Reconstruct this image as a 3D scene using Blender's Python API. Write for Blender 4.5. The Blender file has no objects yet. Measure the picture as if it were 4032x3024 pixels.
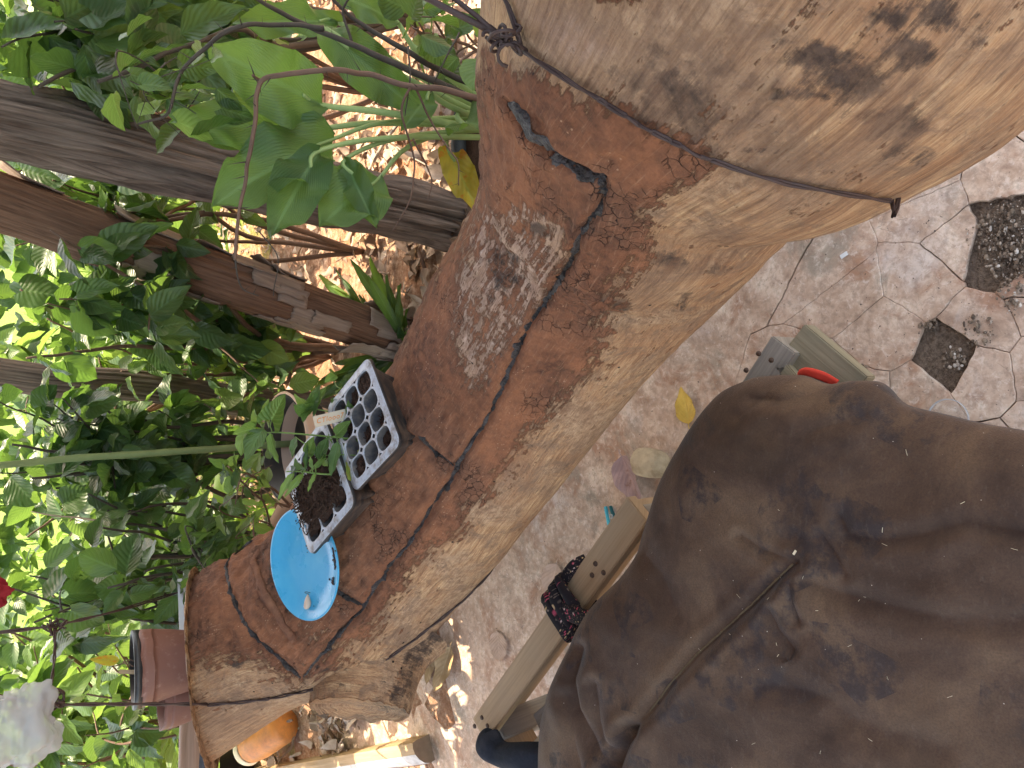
import bpy, bmesh, math, random
import numpy as np
from mathutils import Vector, Matrix, noise
from mathutils.bvhtree import BVHTree
random.seed(7); rng = np.random.default_rng(7)
R = math.radians
scene = bpy.context.scene
col = scene.collection

# ------------------------------------------------------------------ camera
PITCH = R(40); F = 2930.0; CAMZ = 1.5; K = 4032/2212
cf = Vector((0, math.cos(PITCH), -math.sin(PITCH)))
cr = Vector((1, 0, 0))
cu = Vector((0, math.sin(PITCH), math.cos(PITCH)))
CAM = Vector((0, 0, CAMZ))
cd = bpy.data.cameras.new('camera'); cam = bpy.data.objects.new('camera', cd); col.objects.link(cam)
M3 = Matrix((-cu, cr, -cf)).transposed()
cam.matrix_world = Matrix.Translation(CAM) @ M3.to_4x4()
cd.sensor_width = 36; cd.lens = 36*F/4032; cd.clip_start = 0.02; cd.clip_end = 500
scene.camera = cam

# ------------------------------------------------------------------ light
SUN_EL, SUN_AZ = 64, 25      # azimuth from +Y towards +X
world = bpy.data.worlds.new('World'); scene.world = world; world.use_nodes = True
wn = world.node_tree.nodes; wl = world.node_tree.links; wn.clear()
sky = wn.new('ShaderNodeTexSky'); sky.sky_type = 'NISHITA'; sky.sun_disc = False
sky.sun_elevation = R(SUN_EL); sky.sun_rotation = R(SUN_AZ); sky.air_density = 1.0; sky.dust_density = 3.0; sky.ozone_density = 0.6
bg = wn.new('ShaderNodeBackground'); bg.inputs['Strength'].default_value = 0.15
wo = wn.new('ShaderNodeOutputWorld')
wl.new(sky.outputs[0], bg.inputs[0]); wl.new(bg.outputs[0], wo.inputs[0])
sd = bpy.data.lights.new('sun', 'SUN'); sd.energy = 2.3; sd.angle = R(0.5); sd.color = (1, .94, .84)
sun = bpy.data.objects.new('sun', sd); col.objects.link(sun)
sdir = Vector((math.cos(R(SUN_EL))*math.sin(R(SUN_AZ)), math.cos(R(SUN_EL))*math.cos(R(SUN_AZ)), math.sin(R(SUN_EL))))
sun.rotation_euler = sdir.to_track_quat('Z', 'Y').to_euler(); sun.location = (0, 0, 10)
scene.view_settings.view_transform = 'Standard'; scene.view_settings.look = 'None'
scene.view_settings.gamma = 1; scene.view_settings.use_curve_mapping = False
scene.view_settings.exposure = 2.6
scene.view_settings.use_white_balance = True
scene.view_settings.white_balance_temperature = 8300
scene.cycles.max_bounces = 6; scene.cycles.transparent_max_bounces = 8

# ------------------------------------------------------------------ picture -> place
def rayf(px, py):            # full-size pixels of the photograph
    d = cf*F + cr*(1512-py) - cu*(px-2016); return d.normalized()
def at(px, py, z):
    d = rayf(px, py); return CAM + d*((z-CAMZ)/d.z)
def aty(px, py, y):
    d = rayf(px, py); return CAM + d*(y/d.y)
def P(px, py, D): return CAM + rayf(px, py)*D
def P2(x, y, D): return P(x*K, y*K, D)
def at2(x, y, z): return at(x*K, y*K, z)
def proj2(p):                # numpy (n,3) -> 2212-wide pixels
    q = p - np.array(CAM); zf = q@np.array(cf)
    return np.stack([(2016 - F*(q@np.array(cu))/zf)/K, (1512 - F*(q@np.array(cr))/zf)/K], 1)

# ------------------------------------------------------------------ object helpers
def mesh(name, v, f, mats=(), smooth=True, uv=None, attr=None, midx=None):
    me = bpy.data.meshes.new(name)
    me.from_pydata([tuple(map(float, p)) for p in v] if not isinstance(v, np.ndarray) else v.tolist(), [], f)
    for m in (mats if isinstance(mats, (list, tuple)) else [mats]): me.materials.append(m)
    if smooth: me.polygons.foreach_set('use_smooth', [True]*len(me.polygons))
    if midx is not None: me.polygons.foreach_set('material_index', midx)
    if uv is not None:
        l = me.uv_layers.new(name='UVMap'); li = np.empty(len(me.loops), int); me.loops.foreach_get('vertex_index', li)
        l.data.foreach_set('uv', np.asarray(uv, float)[li].ravel())
    if attr:
        for k, a in attr.items():
            a = np.asarray(a, float)
            if a.ndim == 1:
                t = me.attributes.new(k, 'FLOAT', 'POINT'); t.data.foreach_set('value', a)
            else:
                t = me.attributes.new(k, 'FLOAT_VECTOR', 'POINT'); t.data.foreach_set('vector', a.ravel())
    me.update(); return me
def link(name, me, parent=None, mw=None, **tags):
    o = bpy.data.objects.new(name, me); col.objects.link(o)
    if mw is not None: o.matrix_world = mw
    if parent is not None:
        o.parent = parent
        o.matrix_parent_inverse = Matrix.Identity(4)
        if mw is not None: o.matrix_local = WM(parent).inverted() @ mw
        else: o.matrix_local = WM(parent).inverted()
    for k, t in tags.items(): o[k] = t
    return o
def WM(o):
    m = o.matrix_local.copy() if o.parent else o.matrix_basis.copy()
    return (WM(o.parent) @ m) if o.parent else m
def thing(name, label, cat, loc=(0, 0, 0), group=None):
    o = bpy.data.objects.new(name, None); col.objects.link(o); o.empty_display_size = .05
    o.location = loc; o['label'] = label; o['category'] = cat
    if group: o['group'] = group
    return o
def tag(o, label, cat, group=None):
    o['label'] = label; o['category'] = cat
    if group: o['group'] = group
    return o
class MB:
    def __init__(s): s.v = []; s.f = []; s.m = []; s.a = []; s.u = []; s.cm = 0; s.ca = 0.0
    def add(s, v, f, uv=None):
        b = len(s.v); s.v += [tuple(p) for p in v]; s.f += [tuple(i+b for i in q) for q in f]
        s.m += [s.cm]*len(f); s.a += [s.ca]*len(v)
        s.u += list(uv) if uv is not None else [(p[0], p[1]) for p in v]
        return s
    def box(s, M, sx, sy, sz, bev=0.0):
        bm = bmesh.new(); bmesh.ops.create_cube(bm, size=1)
        for q in bm.verts: q.co = Vector((q.co.x*sx, q.co.y*sy, q.co.z*sz))
        if bev: bmesh.ops.bevel(bm, geom=bm.edges[:], offset=bev, segments=2, affect='EDGES')
        bm.verts.ensure_lookup_table()
        v = [M @ q.co for q in bm.verts]; uv = [(q.co.x, q.co.y+q.co.z) for q in bm.verts]
        f = [[q.index for q in fc.verts] for fc in bm.faces]; bm.free(); return s.add(v, f, uv)
    def tube(s, pts, rad, n=8, cap=True, flat=None, wob=0, seed=0):
        pts = [Vector(p) for p in pts]; m = len(pts)
        if not hasattr(rad, '__len__'): rad = [rad]*m
        v = []; uv = []; L = 0; up = Vector((0, 0, 1))
        t0 = (pts[1]-pts[0]).normalized(); a = t0.cross(up)
        if a.length < .1: a = t0.cross(Vector((1, 0, 0)))
        a.normalize()
        for i, p in enumerate(pts):
            t = (pts[min(i+1, m-1)]-pts[max(i-1, 0)])
            t = t.normalized() if t.length > 1e-9 else t0
            a = (a - t*a.dot(t)); a = a.normalized() if a.length > 1e-6 else t.orthogonal().normalized()
            b = t.cross(a)
            if i: L += (p-pts[i-1]).length
            for k in range(n):
                th = 2*math.pi*k/n; rr = rad[i]
                if wob: rr *= 1+wob*noise.noise(Vector((math.cos(th)*1.3+seed, math.sin(th)*1.3, L*8)))
                v.append(p + a*(math.cos(th)*rr) + b*(math.sin(th)*rr*(flat or 1)))
                uv.append((L, th*rad[0]))
        f = [(i*n+k, i*n+(k+1) % n, (i+1)*n+(k+1) % n, (i+1)*n+k) for i in range(m-1) for k in range(n)]
        if cap: f += [tuple(range(n))[::-1], tuple((m-1)*n+k for k in range(n))]
        return s.add(v, f, uv)
    def lathe(s, prof, M=Matrix(), n=32, wob=None):
        v = []; uv = []
        for i, (r_, z) in enumerate(prof):
            for k in range(n):
                th = 2*math.pi*k/n; q = Vector((math.cos(th)*r_, math.sin(th)*r_, z))
                if wob: q = wob(q, th, i)
                v.append(M @ q); uv.append((th*.1, z))
        f = [(i*n+k, i*n+(k+1) % n, (i+1)*n+(k+1) % n, (i+1)*n+k) for i in range(len(prof)-1) for k in range(n)]
        return s.add(v, f, uv)
    def mesh(s, name, mats, smooth=True):
        return mesh(name, s.v, s.f, mats, smooth, uv=s.u, attr={'lv': s.a}, midx=s.m)
    def build(s, name, mats, parent=None, smooth=True, **t):
        me = s.mesh(name, mats, smooth); return link(name, me, parent, **t)
def frame(p, x, z):          # matrix with local x along x, local z near z
    x = Vector(x).normalized(); z = Vector(z); z = (z-x*z.dot(x))
    z = z.normalized() if z.length > 1e-6 else x.orthogonal().normalized(); y = z.cross(x)
    M = Matrix((x, y, z)).transposed().to_4x4(); M.translation = p; return M
def spline(pts, n):
    pts = [Vector(p) for p in pts]; out = []; m = len(pts)-1
    for j in range(n+1):
        t = j/n*m; i = min(int(t), m-1); u = t-i
        p0 = pts[max(i-1, 0)]; p1 = pts[i]; p2 = pts[i+1]; p3 = pts[min(i+2, m)]
        out.append(.5*((2*p1)+(-p0+p2)*u+(2*p0-5*p1+4*p2-p3)*u*u+(-p0+3*p1-3*p2+p3)*u**3))
    return out
def nz(p, s, o=0.0): return noise.noise(Vector((p[0]*s+o, p[1]*s-o, p[2]*s+2*o)))

# ------------------------------------------------------------------ materials
class N:
    def __init__(s, name):
        s.m = bpy.data.materials.new(name); s.m.use_nodes = True; s.t = s.m.node_tree; s.t.nodes.clear()
        s.out = s.new('ShaderNodeOutputMaterial')
    def new(s, t, **k):
        n = s.t.nodes.new(t)
        for a, b in k.items(): setattr(n, a, b)
        return n
    def L(s, a, b): s.t.links.new(a, b)
    def set(s, sock, v):
        if isinstance(v, bpy.types.NodeSocket): s.L(v, sock)
        elif v is not None:
            if isinstance(v, (tuple, list)) and len(v) == 3 and sock.type == 'RGBA': v = (*v, 1)
            sock.default_value = v
    def coord(s, kind='Object'): return s.new('ShaderNodeTexCoord').outputs[kind]
    def pos(s): return s.new('ShaderNodeNewGeometry').outputs['Position']
    def uvm(s): return s.new('ShaderNodeTexCoord').outputs['UV']
    def mapp(s, v, sc=(1, 1, 1), rot=(0, 0, 0)):
        n = s.new('ShaderNodeMapping'); s.L(v, n.inputs[0]); n.inputs['Scale'].default_value = sc; n.inputs['Rotation'].default_value = rot; return n.outputs[0]
    def noise(s, v, sc, det=4, ro=.55, dist=0.0):
        n = s.new('ShaderNodeTexNoise'); s.L(v, n.inputs['Vector']); n.inputs['Scale'].default_value = sc
        n.inputs['Detail'].default_value = det; n.inputs['Roughness'].default_value = ro; n.inputs['Distortion'].default_value = dist; return n.outputs['Fac']
    def vor(s, v, sc, feat='F1', out='Distance', rnd=1.0):
        n = s.new('ShaderNodeTexVoronoi', feature=feat); s.L(v, n.inputs['Vector']); n.inputs['Scale'].default_value = sc
        n.inputs['Randomness'].default_value = rnd; return n.outputs[out]
    def ramp(s, fac, stops, interp='LINEAR'):
        n = s.new('ShaderNodeValToRGB'); s.set(n.inputs[0], fac); e = n.color_ramp.elements; n.color_ramp.interpolation = interp
        while len(e) < len(stops): e.new(.5)
        for q, (p, c) in zip(e, stops):
            q.position = p; q.color = (c, c, c, 1) if not isinstance(c, (tuple, list)) else (*c, 1)
        return n.outputs[0]
    def mix(s, f, a, b, mode='MIX'):
        n = s.new('ShaderNodeMix', data_type='RGBA', blend_type=mode); s.set(n.inputs[0], f); s.set(n.inputs[6], a); s.set(n.inputs[7], b); return n.outputs[2]
    def math(s, op, a, b=None, cl=False):
        n = s.new('ShaderNodeMath', operation=op, use_clamp=cl); s.set(n.inputs[0], a)
        if b is not None: s.set(n.inputs[1], b)
        return n.outputs[0]
    def attr(s, name, out='Fac'):
        n = s.new('ShaderNodeAttribute', attribute_name=name); return n.outputs[out]
    def sep(s, v):
        n = s.new('ShaderNodeSeparateXYZ'); s.L(v, n.inputs[0]); return n.outputs
    def rand(s): return s.new('ShaderNodeObjectInfo').outputs['Random']
    def bump(s, h, st=.3, d=.005, nrm=None):
        n = s.new('ShaderNodeBump'); s.set(n.inputs['Height'], h); n.inputs['Strength'].default_value = st; n.inputs['Distance'].default_value = d
        if nrm is not None: s.L(nrm, n.inputs['Normal'])
        return n.outputs[0]
    def pbr(s, c, ro=.8, nrm=None, spec=.3, **k):
        n = s.new('ShaderNodeBsdfPrincipled'); s.set(n.inputs['Base Color'], c); s.set(n.inputs['Roughness'], ro)
        n.inputs['Specular IOR Level'].default_value = spec
        if nrm is not None: s.L(nrm, n.inputs['Normal'])
        for a, b in k.items(): s.set(n.inputs[a.replace('_', ' ')], b)
        return n.outputs[0]
    def done(s, sh): s.L(sh, s.out.inputs[0]); return s.m

def m_simple(name, c, ro=.7, var=.25, sc=30, spec=.3, bump=.2, dirt=None, bd=.002):
    n = N(name); p = n.pos(); q = n.noise(p, sc, 5, .6)
    cc = n.mix(q, tuple(x*(1-var) for x in c), tuple(min(1, x*(1+var)) for x in c))
    if dirt: cc = n.mix(n.ramp(n.noise(p, sc*.4, 6, .7), [(.45, 0), (.65, .8)]), cc, dirt)
    return n.done(n.pbr(cc, ro, n.bump(n.noise(p, sc*4, 4), bump, bd), spec))

def m_leaf(name, dark, light, trans, gloss=.35, tw=.45, vein=True, spots=None, vs=50.0, vm=.55):
    n = N(name); rv = n.math('FRACT', n.math('ADD', n.rand(), n.attr('lv')))
    uv = n.uvm(); u = n.sep(uv)
    c = n.mix(rv, dark, light)
    c = n.mix(n.ramp(n.noise(n.pos(), 16, 6, .7), [(.35, 0), (.7, .7)]), c, tuple(x*.55 for x in dark)); c = n.mix(n.ramp(n.noise(n.pos(), 45, 5, .75), [(.66, 0), (.72, .8)]), c, (.2, .15, .05))
    t = n.mix(rv, tuple(x*.75 for x in trans), trans)
    v = n.math('ABSOLUTE', n.math('SUBTRACT', u[1], .5))
    h = None; nr = None
    if vein:
        mid = n.ramp(v, [(0, 1), (.028, 1), (.045, 0)])
        w = n.math('SINE', n.math('MULTIPLY', n.math('SUBTRACT', u[0], n.math('MULTIPLY', v, .75 if vs < 60 else 1.3)), vs))
        side = n.ramp(w, [(.80, 0), (.98, 1)])
        vv = n.math('MAXIMUM', mid, n.math('MULTIPLY', side, .55))
        c = n.mix(n.math('MULTIPLY', vv, vm), c, tuple(min(1, x*1.9+.02) for x in light))
        t = n.mix(n.math('MULTIPLY', vv, .45), t, tuple(x*.45 for x in trans))
        nr = n.bump(w, .25, .0015)
    if spots: 
        sp = n.ramp(n.noise(n.pos(), 30, 4, .7), [(.56, 0), (.64, 1)]); c = n.mix(sp, c, spots); t = n.mix(sp, t, spots)
    a = n.pbr(c, gloss, nr, .45)
    tr = n.new('ShaderNodeBsdfTranslucent'); n.set(tr.inputs[0], t)
    if nr is not None: n.L(nr, tr.inputs[1])
    mx = n.new('ShaderNodeMixShader'); mx.inputs[0].default_value = tw; n.L(a, mx.inputs[1]); n.L(tr.outputs[0], mx.inputs[2])
    return n.done(mx.outputs[0])
ML = dict(
    dark=m_leaf('leaf_dark_green', (.022, .06, .024), (.055, .115, .045), (.12, .24, .04), .36),
    mid=m_leaf('leaf_mid_green', (.03, .085, .024), (.075, .15, .05), (.16, .29, .05), .38),
    light=m_leaf('leaf_light_green', (.07, .16, .03), (.15, .26, .07), (.29, .46, .09), .42),
    broad=m_leaf('leaf_broad_green', (.07, .15, .045), (.1, .19, .06), (.2, .36, .06), .42, vs=120.0),
    yellow=m_leaf('leaf_yellowing', (.45, .36, .05), (.22, .33, .06), (.6, .5, .06), .5, spots=(.5, .22, .03), vm=.3),
    dry=m_leaf('leaf_dry_tan', (.42, .26, .12), (.6, .42, .24), (.4, .22, .08), .7, .15, vm=.12),
    golden=m_leaf('leaf_golden', (.6, .34, .04), (.72, .46, .1), (.5, .3, .04), .45, .1, spots=(.35, .17, .03), vm=.08),
    purple=m_leaf('leaf_purple_brown', (.34, .2, .18), (.42, .29, .28), (.2, .1, .08), .5, .08, spots=(.26, .14, .11), vm=.12),
    pink=m_leaf('leaf_pinkish_tan', (.52, .34, .25), (.58, .4, .3), (.3, .15, .08), .65, .08, vm=.1),
    litter=m_leaf('leaf_litter', (.24, .15, .1), (.6, .47, .37), (.28, .18, .1), .75, .15, vein=False),
    grass=m_leaf('grass_blade', (.05, .13, .02), (.14, .26, .05), (.3, .5, .06), .5, .4, vein=False),
)

def m_wood(name, base, dark, grain=(3, 70, 70), ro=.78, knots=True, stain=None, bump=.35):
    n = N(name); uv = n.uvm(); g = n.mapp(uv, (grain[0], grain[1], 1))
    a = n.noise(g, 1.0, 6, .65, .6); b = n.noise(n.mapp(uv, (grain[0]*3, grain[1]*4, 1)), 1.0, 4, .6)
    c = n.mix(n.ramp(a, [(.32, 0), (.66, 1)]), dark, base)
    c = n.mix(n.math('MULTIPLY', n.ramp(b, [(.4, 0), (.75, 1)]), .35), c, tuple(x*.5 for x in dark))
    c = n.mix(n.ramp(n.noise(n.pos(), 9, 5, .6), [(.35, 0), (.7, .45)]), c, stain or tuple(x*.75 for x in base))
    return n.done(n.pbr(c, ro, n.bump(n.math('ADD', a, n.math('MULTIPLY', b, .5)), bump, .004), .25))
M_plank = m_wood('plank_wood', (.50, .34, .20), (.34, .22, .125), (2, 60), .7, stain=(.36, .26, .17))
M_plank_grey = m_wood('weathered_plank', (.36, .31, .26), (.2, .17, .14), (2, 60), .85)
M_plank_moss = m_wood('mossy_plank', (.36, .3, .2), (.2, .16, .1), (2, 40), .9, stain=(.16, .15, .11))
M_post = m_wood('weathered_post', (.3, .22, .175), (.05, .032, .025), (5, 130), .9, stain=(.24, .19, .155), bump=1.0)
M_post_bark = m_wood('red_brown_post', (.26, .145, .095), (.075, .04, .027), (6, 110), .9, bump=.6)
M_flake = m_wood('grey_bark', (.36, .28, .23), (.19, .13, .1), (4, 50), .9, bump=.6)
M_twig = m_simple('twig_bark', (.14, .085, .06), .8, .4, 40)
M_twig_dark = m_simple('dark_twig', (.055, .045, .035), .75, .4, 40)
M_stem = m_simple('green_stem', (.12, .2, .05), .5, .3, 30)
M_cane = m_simple('pale_green_cane', (.15, .2, .08), .5, .3, 25)
M_petiole = m_simple('pale_green_petiole', (.26, .36, .13), .45, .25, 20)
M_wire = m_simple('rusty_wire', (.05, .028, .024), .6, .5, 60, .4)
M_black = m_simple('black_plastic', (.018, .019, .021), .45, .4, 18, .5, dirt=(.07, .055, .045))
M_greyp = m_simple('grey_plastic', (.26, .21, .17), .6, .2, 12, .4, dirt=(.18, .13, .1))
M_white = m_simple('white_plastic', (.62, .62, .62), .35, .08, 12, .5)
M_beige = m_simple('beige_plastic', (.55, .4, .3), .5, .12, 10, .4)
M_orange = m_simple('orange_plastic', (.72, .26, .07), .45, .2, 25, .4, dirt=(.4, .15, .06))
M_cream = m_simple('cream_plastic', (.85, .72, .5), .4, .1, 20, .4)
M_resin = m_simple('black_resin', (.016, .014, .014), .5, .9, 60, .5, 1.0, dirt=(.09, .08, .08), bd=.01)
M_resin_dark = M_resin
M_chalk = m_simple('chalky_bark', (.6, .57, .55), .85, .25, 25, .2, 1.0, dirt=(.3, .25, .22))
M_teal = m_simple('teal_plastic', (.05, .42, .5), .4, .15, 20)
M_steel = m_simple('steel', (.45, .43, .4), .35, .1, 20, .5)
M_red = m_simple('red_cloth', (.62, .05, .03), .85, .25, 40)
M_darkred = m_simple('dark_red_cloth', (.22, .012, .02), .85, .25, 25)
M_navy = m_simple('dark_cloth', (.02, .024, .034), .9, .5, 26, .15, .8, dirt=(.045, .048, .06))
M_screw = m_simple('rusty_nail', (.08, .045, .03), .6, .3, 80)
M_soil = m_simple('potting_soil', (.06, .035, .025), .95, .7, 160, .1, 1.0)
M_seed = m_simple('seed', (.035, .02, .018), .6, .5, 300)

def m_trunk():
    n = N('trunk_wood'); uv = n.uvm(); p = n.pos(); mk = n.sep(n.attr('mask', 'Vector'))
    g = n.noise(n.mapp(uv, (13, 120, 1)), 1.0, 8, .78, .35); g2 = n.noise(n.mapp(uv, (34, 420, 1)), 1.0, 5, .7)
    blo = n.noise(p, 9, 7, .68); fine = n.noise(p, 75, 5, .7); vf = n.noise(p, 320, 3, .6)
    wood = n.ramp(g, [(.34, (.15, .072, .038)), (.43, (.31, .165, .085)), (.52, (.46, .27, .145)), (.6, (.58, .38, .21)), (.74, (.74, .54, .33))])
    wood = n.mix(n.ramp(blo, [(.42, 0), (.62, .75)]), wood, (.3, .15, .08))
    wood = n.mix(n.ramp(n.noise(p, 6, 8, .7), [(.48, 0), (.58, .85)]), wood, n.mix(n.ramp(fine, [(.38, 0), (.62, 1)]), (.2, .115, .07), (.48, .32, .2)))
    wood = n.mix(n.ramp(n.noise(p, 17, 8, .76, .8), [(.5, 0), (.6, .8)]), wood, n.mix(g, (.1, .06, .04), (.3, .19, .125)))
    wood = n.mix(n.ramp(n.noise(n.mapp(uv, (60, 260, 1)), 1.0, 4, .7), [(.6, 0), (.7, .85)]), wood, (.09, .05, .03))
    grey = n.ramp(n.noise(n.mapp(uv, (12, 90, 1)), 1.0, 8, .76), [(.32, (.17, .1, .075)), (.45, (.36, .22, .155)), (.58, (.5, .35, .27)), (.75, (.66, .54, .46))])
    wood = n.mix(n.ramp(n.math('ADD', mk[2], n.math('MULTIPLY', n.math('SUBTRACT', blo, .5), 2)), [(.3, 0), (1.1, 1)]), wood, grey)
    wood = n.mix(n.math('MULTIPLY', n.ramp(g2, [(.36, 1), (.5, 0)]), .7), wood, (.17, .09, .05))
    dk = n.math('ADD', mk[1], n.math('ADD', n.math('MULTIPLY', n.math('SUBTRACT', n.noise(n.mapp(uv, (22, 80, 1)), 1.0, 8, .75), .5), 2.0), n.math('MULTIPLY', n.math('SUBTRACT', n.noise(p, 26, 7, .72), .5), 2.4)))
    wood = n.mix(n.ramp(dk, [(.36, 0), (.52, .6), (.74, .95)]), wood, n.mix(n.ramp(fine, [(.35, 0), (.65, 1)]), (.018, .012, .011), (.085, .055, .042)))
    wood = n.mix(n.ramp(n.noise(p, 4.2, 8, .74, .5), [(.5, 0), (.6, .7)]), wood, n.mix(n.ramp(g, [(.4, 0), (.65, 1)]), (.15, .08, .05), (.36, .22, .135)))
    # insect holes
    hv = n.vor(n.mapp(uv, (1, 1, 1)), 42); hc = n.sep(n.vor(uv, 42, out='Color'))
    hole = n.math('MULTIPLY', n.math('LESS_THAN', hv, .085), n.math('GREATER_THAN', hc[0], .62))
    wood = n.mix(hole, wood, (.015, .008, .006))
    # clay
    clay = n.mix(n.ramp(fine, [(.3, 0), (.7, 1)]), (.065, .028, .018), (.24, .098, .052))
    clay = n.mix(n.ramp(blo, [(.42, 0), (.62, .8)]), clay, n.mix(vf, (.2, .075, .036), (.38, .16, .082)))
    clay = n.mix(n.ramp(n.noise(p, 6.5, 7, .7), [(.48, 0), (.62, .65)]), clay, n.mix(fine, (.07, .035, .024), (.16, .08, .052)))
    clay = n.mix(n.math('MULTIPLY', n.ramp(g2, [(.55, 0), (.72, 1)]), .4), clay, (.5, .3, .19))
    clay = n.mix(n.ramp(n.noise(p, 30, 5, .7), [(.5, 0), (.7, .6)]), clay, (.12, .05, .03))
    cw = n.mapp(p, (1, 1, 1)); 
    wv = n.new('ShaderNodeVectorMath', operation='ADD'); n.L(p, wv.inputs[0])
    nn = n.new('ShaderNodeTexNoise'); n.L(p, nn.inputs['Vector']); nn.inputs['Scale'].default_value = 45; nn.inputs['Detail'].default_value = 3
    sc = n.new('ShaderNodeVectorMath', operation='SCALE'); n.L(nn.outputs['Color'], sc.inputs[0]); sc.inputs['Scale'].default_value = .02
    n.L(sc.outputs[0], wv.inputs[1])
    ck = n.vor(wv.outputs[0], 78, 'DISTANCE_TO_EDGE'); ckr = n.ramp(ck, [(.0, 1), (.035, 0)])
    ckm = n.math('MULTIPLY', ckr, n.ramp(n.noise(p, 13, 4), [(.54, 0), (.62, 1)]))
    clay = n.mix(n.math('MULTIPLY', ckm, .85), clay, (.03, .013, .009))
    spk = n.math('MULTIPLY', n.math('LESS_THAN', n.vor(p, 150), .16), n.math('GREATER_THAN', n.noise(p, 25, 3), .56))
    clay = n.mix(n.math('MULTIPLY', spk, .6), clay, (.42, .25, .16))
    mg = n.math('ADD', mk[0], n.math('ADD', n.math('MULTIPLY', n.math('SUBTRACT', g, .5), 2.6), n.math('ADD', n.math('MULTIPLY', n.math('SUBTRACT', fine, .5), 1.6), n.math('MULTIPLY', n.math('SUBTRACT', blo, .5), 1.5))))
    mm = n.ramp(mg, [(.38, 0), (.5, .8), (.62, 1)])
    c = n.mix(mm, wood, clay)
    h = n.math('ADD', n.math('MULTIPLY', g, .6), n.math('MULTIPLY', fine, .6))
    h = n.math('ADD', h, n.math('MULTIPLY', vf, .25)); h = n.math('ADD', h, n.math('MULTIPLY', mm, .5))
    h = n.math('SUBTRACT', h, n.math('MULTIPLY', n.math('MULTIPLY', ckm, mm), 1.2)); h = n.math('SUBTRACT', h, hole)
    return n.done(n.pbr(c, n.mix(mm, (.66,)*3, (.88,)*3), n.bump(h, .85, .006), .25))
M_trunk = m_trunk()
M_clay = m_simple('red_clay', (.23, .105, .062), .9, .35, 60, .2, 1.0, dirt=(.13, .06, .04), bd=.004)

def m_floor():
    n = N('worn_concrete'); p = n.pos()
    a = n.noise(p, 3.2, 8, .66, .6); b = n.noise(p, 14, 8, .7, .4); c_ = n.noise(p, 70, 5, .7)
    c = n.ramp(b, [(.3, (.22, .13, .085)), (.42, (.42, .275, .19)), (.55, (.58, .42, .315)), (.68, (.78, .64, .51))])
    c = n.mix(n.ramp(a, [(.38, 0), (.62, .6)]), c, (.5, .33, .24))
    c = n.mix(n.ramp(n.noise(p, 7, 7, .7, 1.2), [(.52, 0), (.62, .75)]), c, (.34, .16, .09))
    c = n.mix(n.ramp(n.noise(p, 5.3, 6, .68, .8), [(.54, 0), (.7, .75)]), c, (.6, .5, .44))
    c = n.mix(n.ramp(n.noise(p, 4.1, 7, .72, 1), [(.54, 0), (.64, .8)]), c, (.25, .2, .15))
    c = n.mix(n.math('MULTIPLY', n.ramp(c_, [(.3, 1), (.5, 0)]), .45), c, (.13, .09, .07))
    c = n.mix(n.ramp(n.noise(p, 38, 7, .78, .5), [(.5, 0), (.62, .6)]), c, (.3, .19, .135))
    c = n.mix(n.ramp(n.noise(p, 55, 6, .75, .5), [(.54, 0), (.66, .55)]), c, (.72, .58, .48))
    sp = n.ramp(n.noise(p, 120, 3, .6), [(.68, 0), (.71, 1)])
    c = n.mix(sp, c, (.07, .045, .035))
    wv = n.new('ShaderNodeVectorMath', operation='ADD'); n.L(p, wv.inputs[0])
    nn = n.new('ShaderNodeTexNoise'); n.L(p, nn.inputs['Vector']); nn.inputs['Scale'].default_value = 9; nn.inputs['Detail'].default_value = 5
    sc = n.new('ShaderNodeVectorMath', operation='SCALE'); n.L(nn.outputs['Color'], sc.inputs[0]); sc.inputs['Scale'].default_value = .12
    n.L(sc.outputs[0], wv.inputs[1])
    e = n.vor(wv.outputs[0], 17, 'DISTANCE_TO_EDGE'); ck = n.math('MULTIPLY', n.ramp(e, [(0, 1), (.014, 0)]), n.ramp(n.noise(p, 3.6, 3), [(.56, 0), (.62, .8)]))
    c = n.mix(n.math('MULTIPLY', ck, .7), c, (.1, .065, .05))
    h = n.math('ADD', n.math('MULTIPLY', b, .8), n.math('MULTIPLY', c_, .4)); h = n.math('SUBTRACT', h, ck)
    return n.done(n.pbr(c, .62, n.bump(h, .5, .004), .35))
M_floor = m_floor()
def m_ground():
    n = N('red_soil'); p = n.pos(); y = n.sep(p)[1]
    a = n.noise(p, 3, 7, .65); b = n.noise(p, 40, 6, .75); d = n.noise(p, 130, 4, .7)
    c = n.ramp(b, [(.3, (.16, .08, .05)), (.5, (.4, .24, .16)), (.68, (.62, .46, .35))])
    c = n.mix(n.ramp(a, [(.42, 0), (.6, .6)]), c, (.3, .115, .05))
    gr = n.ramp(b, [(.3, (.06, .1, .02)), (.55, (.17, .26, .06)), (.75, (.36, .36, .16))])
    far = n.math('ADD', n.math('MULTIPLY', n.math('SUBTRACT', y, 3.9), .9), n.math('MULTIPLY', n.math('SUBTRACT', a, .5), 5))
    c = n.mix(n.ramp(far, [(0, 0), (.8, 1)]), c, gr)
    near = n.ramp(n.math('ADD', y, n.math('MULTIPLY', a, .1)), [(.9, 1), (1.4, 0)])
    c = n.mix(near, c, n.ramp(d, [(.35, (.1, .068, .048)), (.7, (.28, .2, .145))]))
    return n.done(n.pbr(c, .95, n.bump(n.math('ADD', b, d), .8, .02), .1))
M_ground = m_ground()
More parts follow.
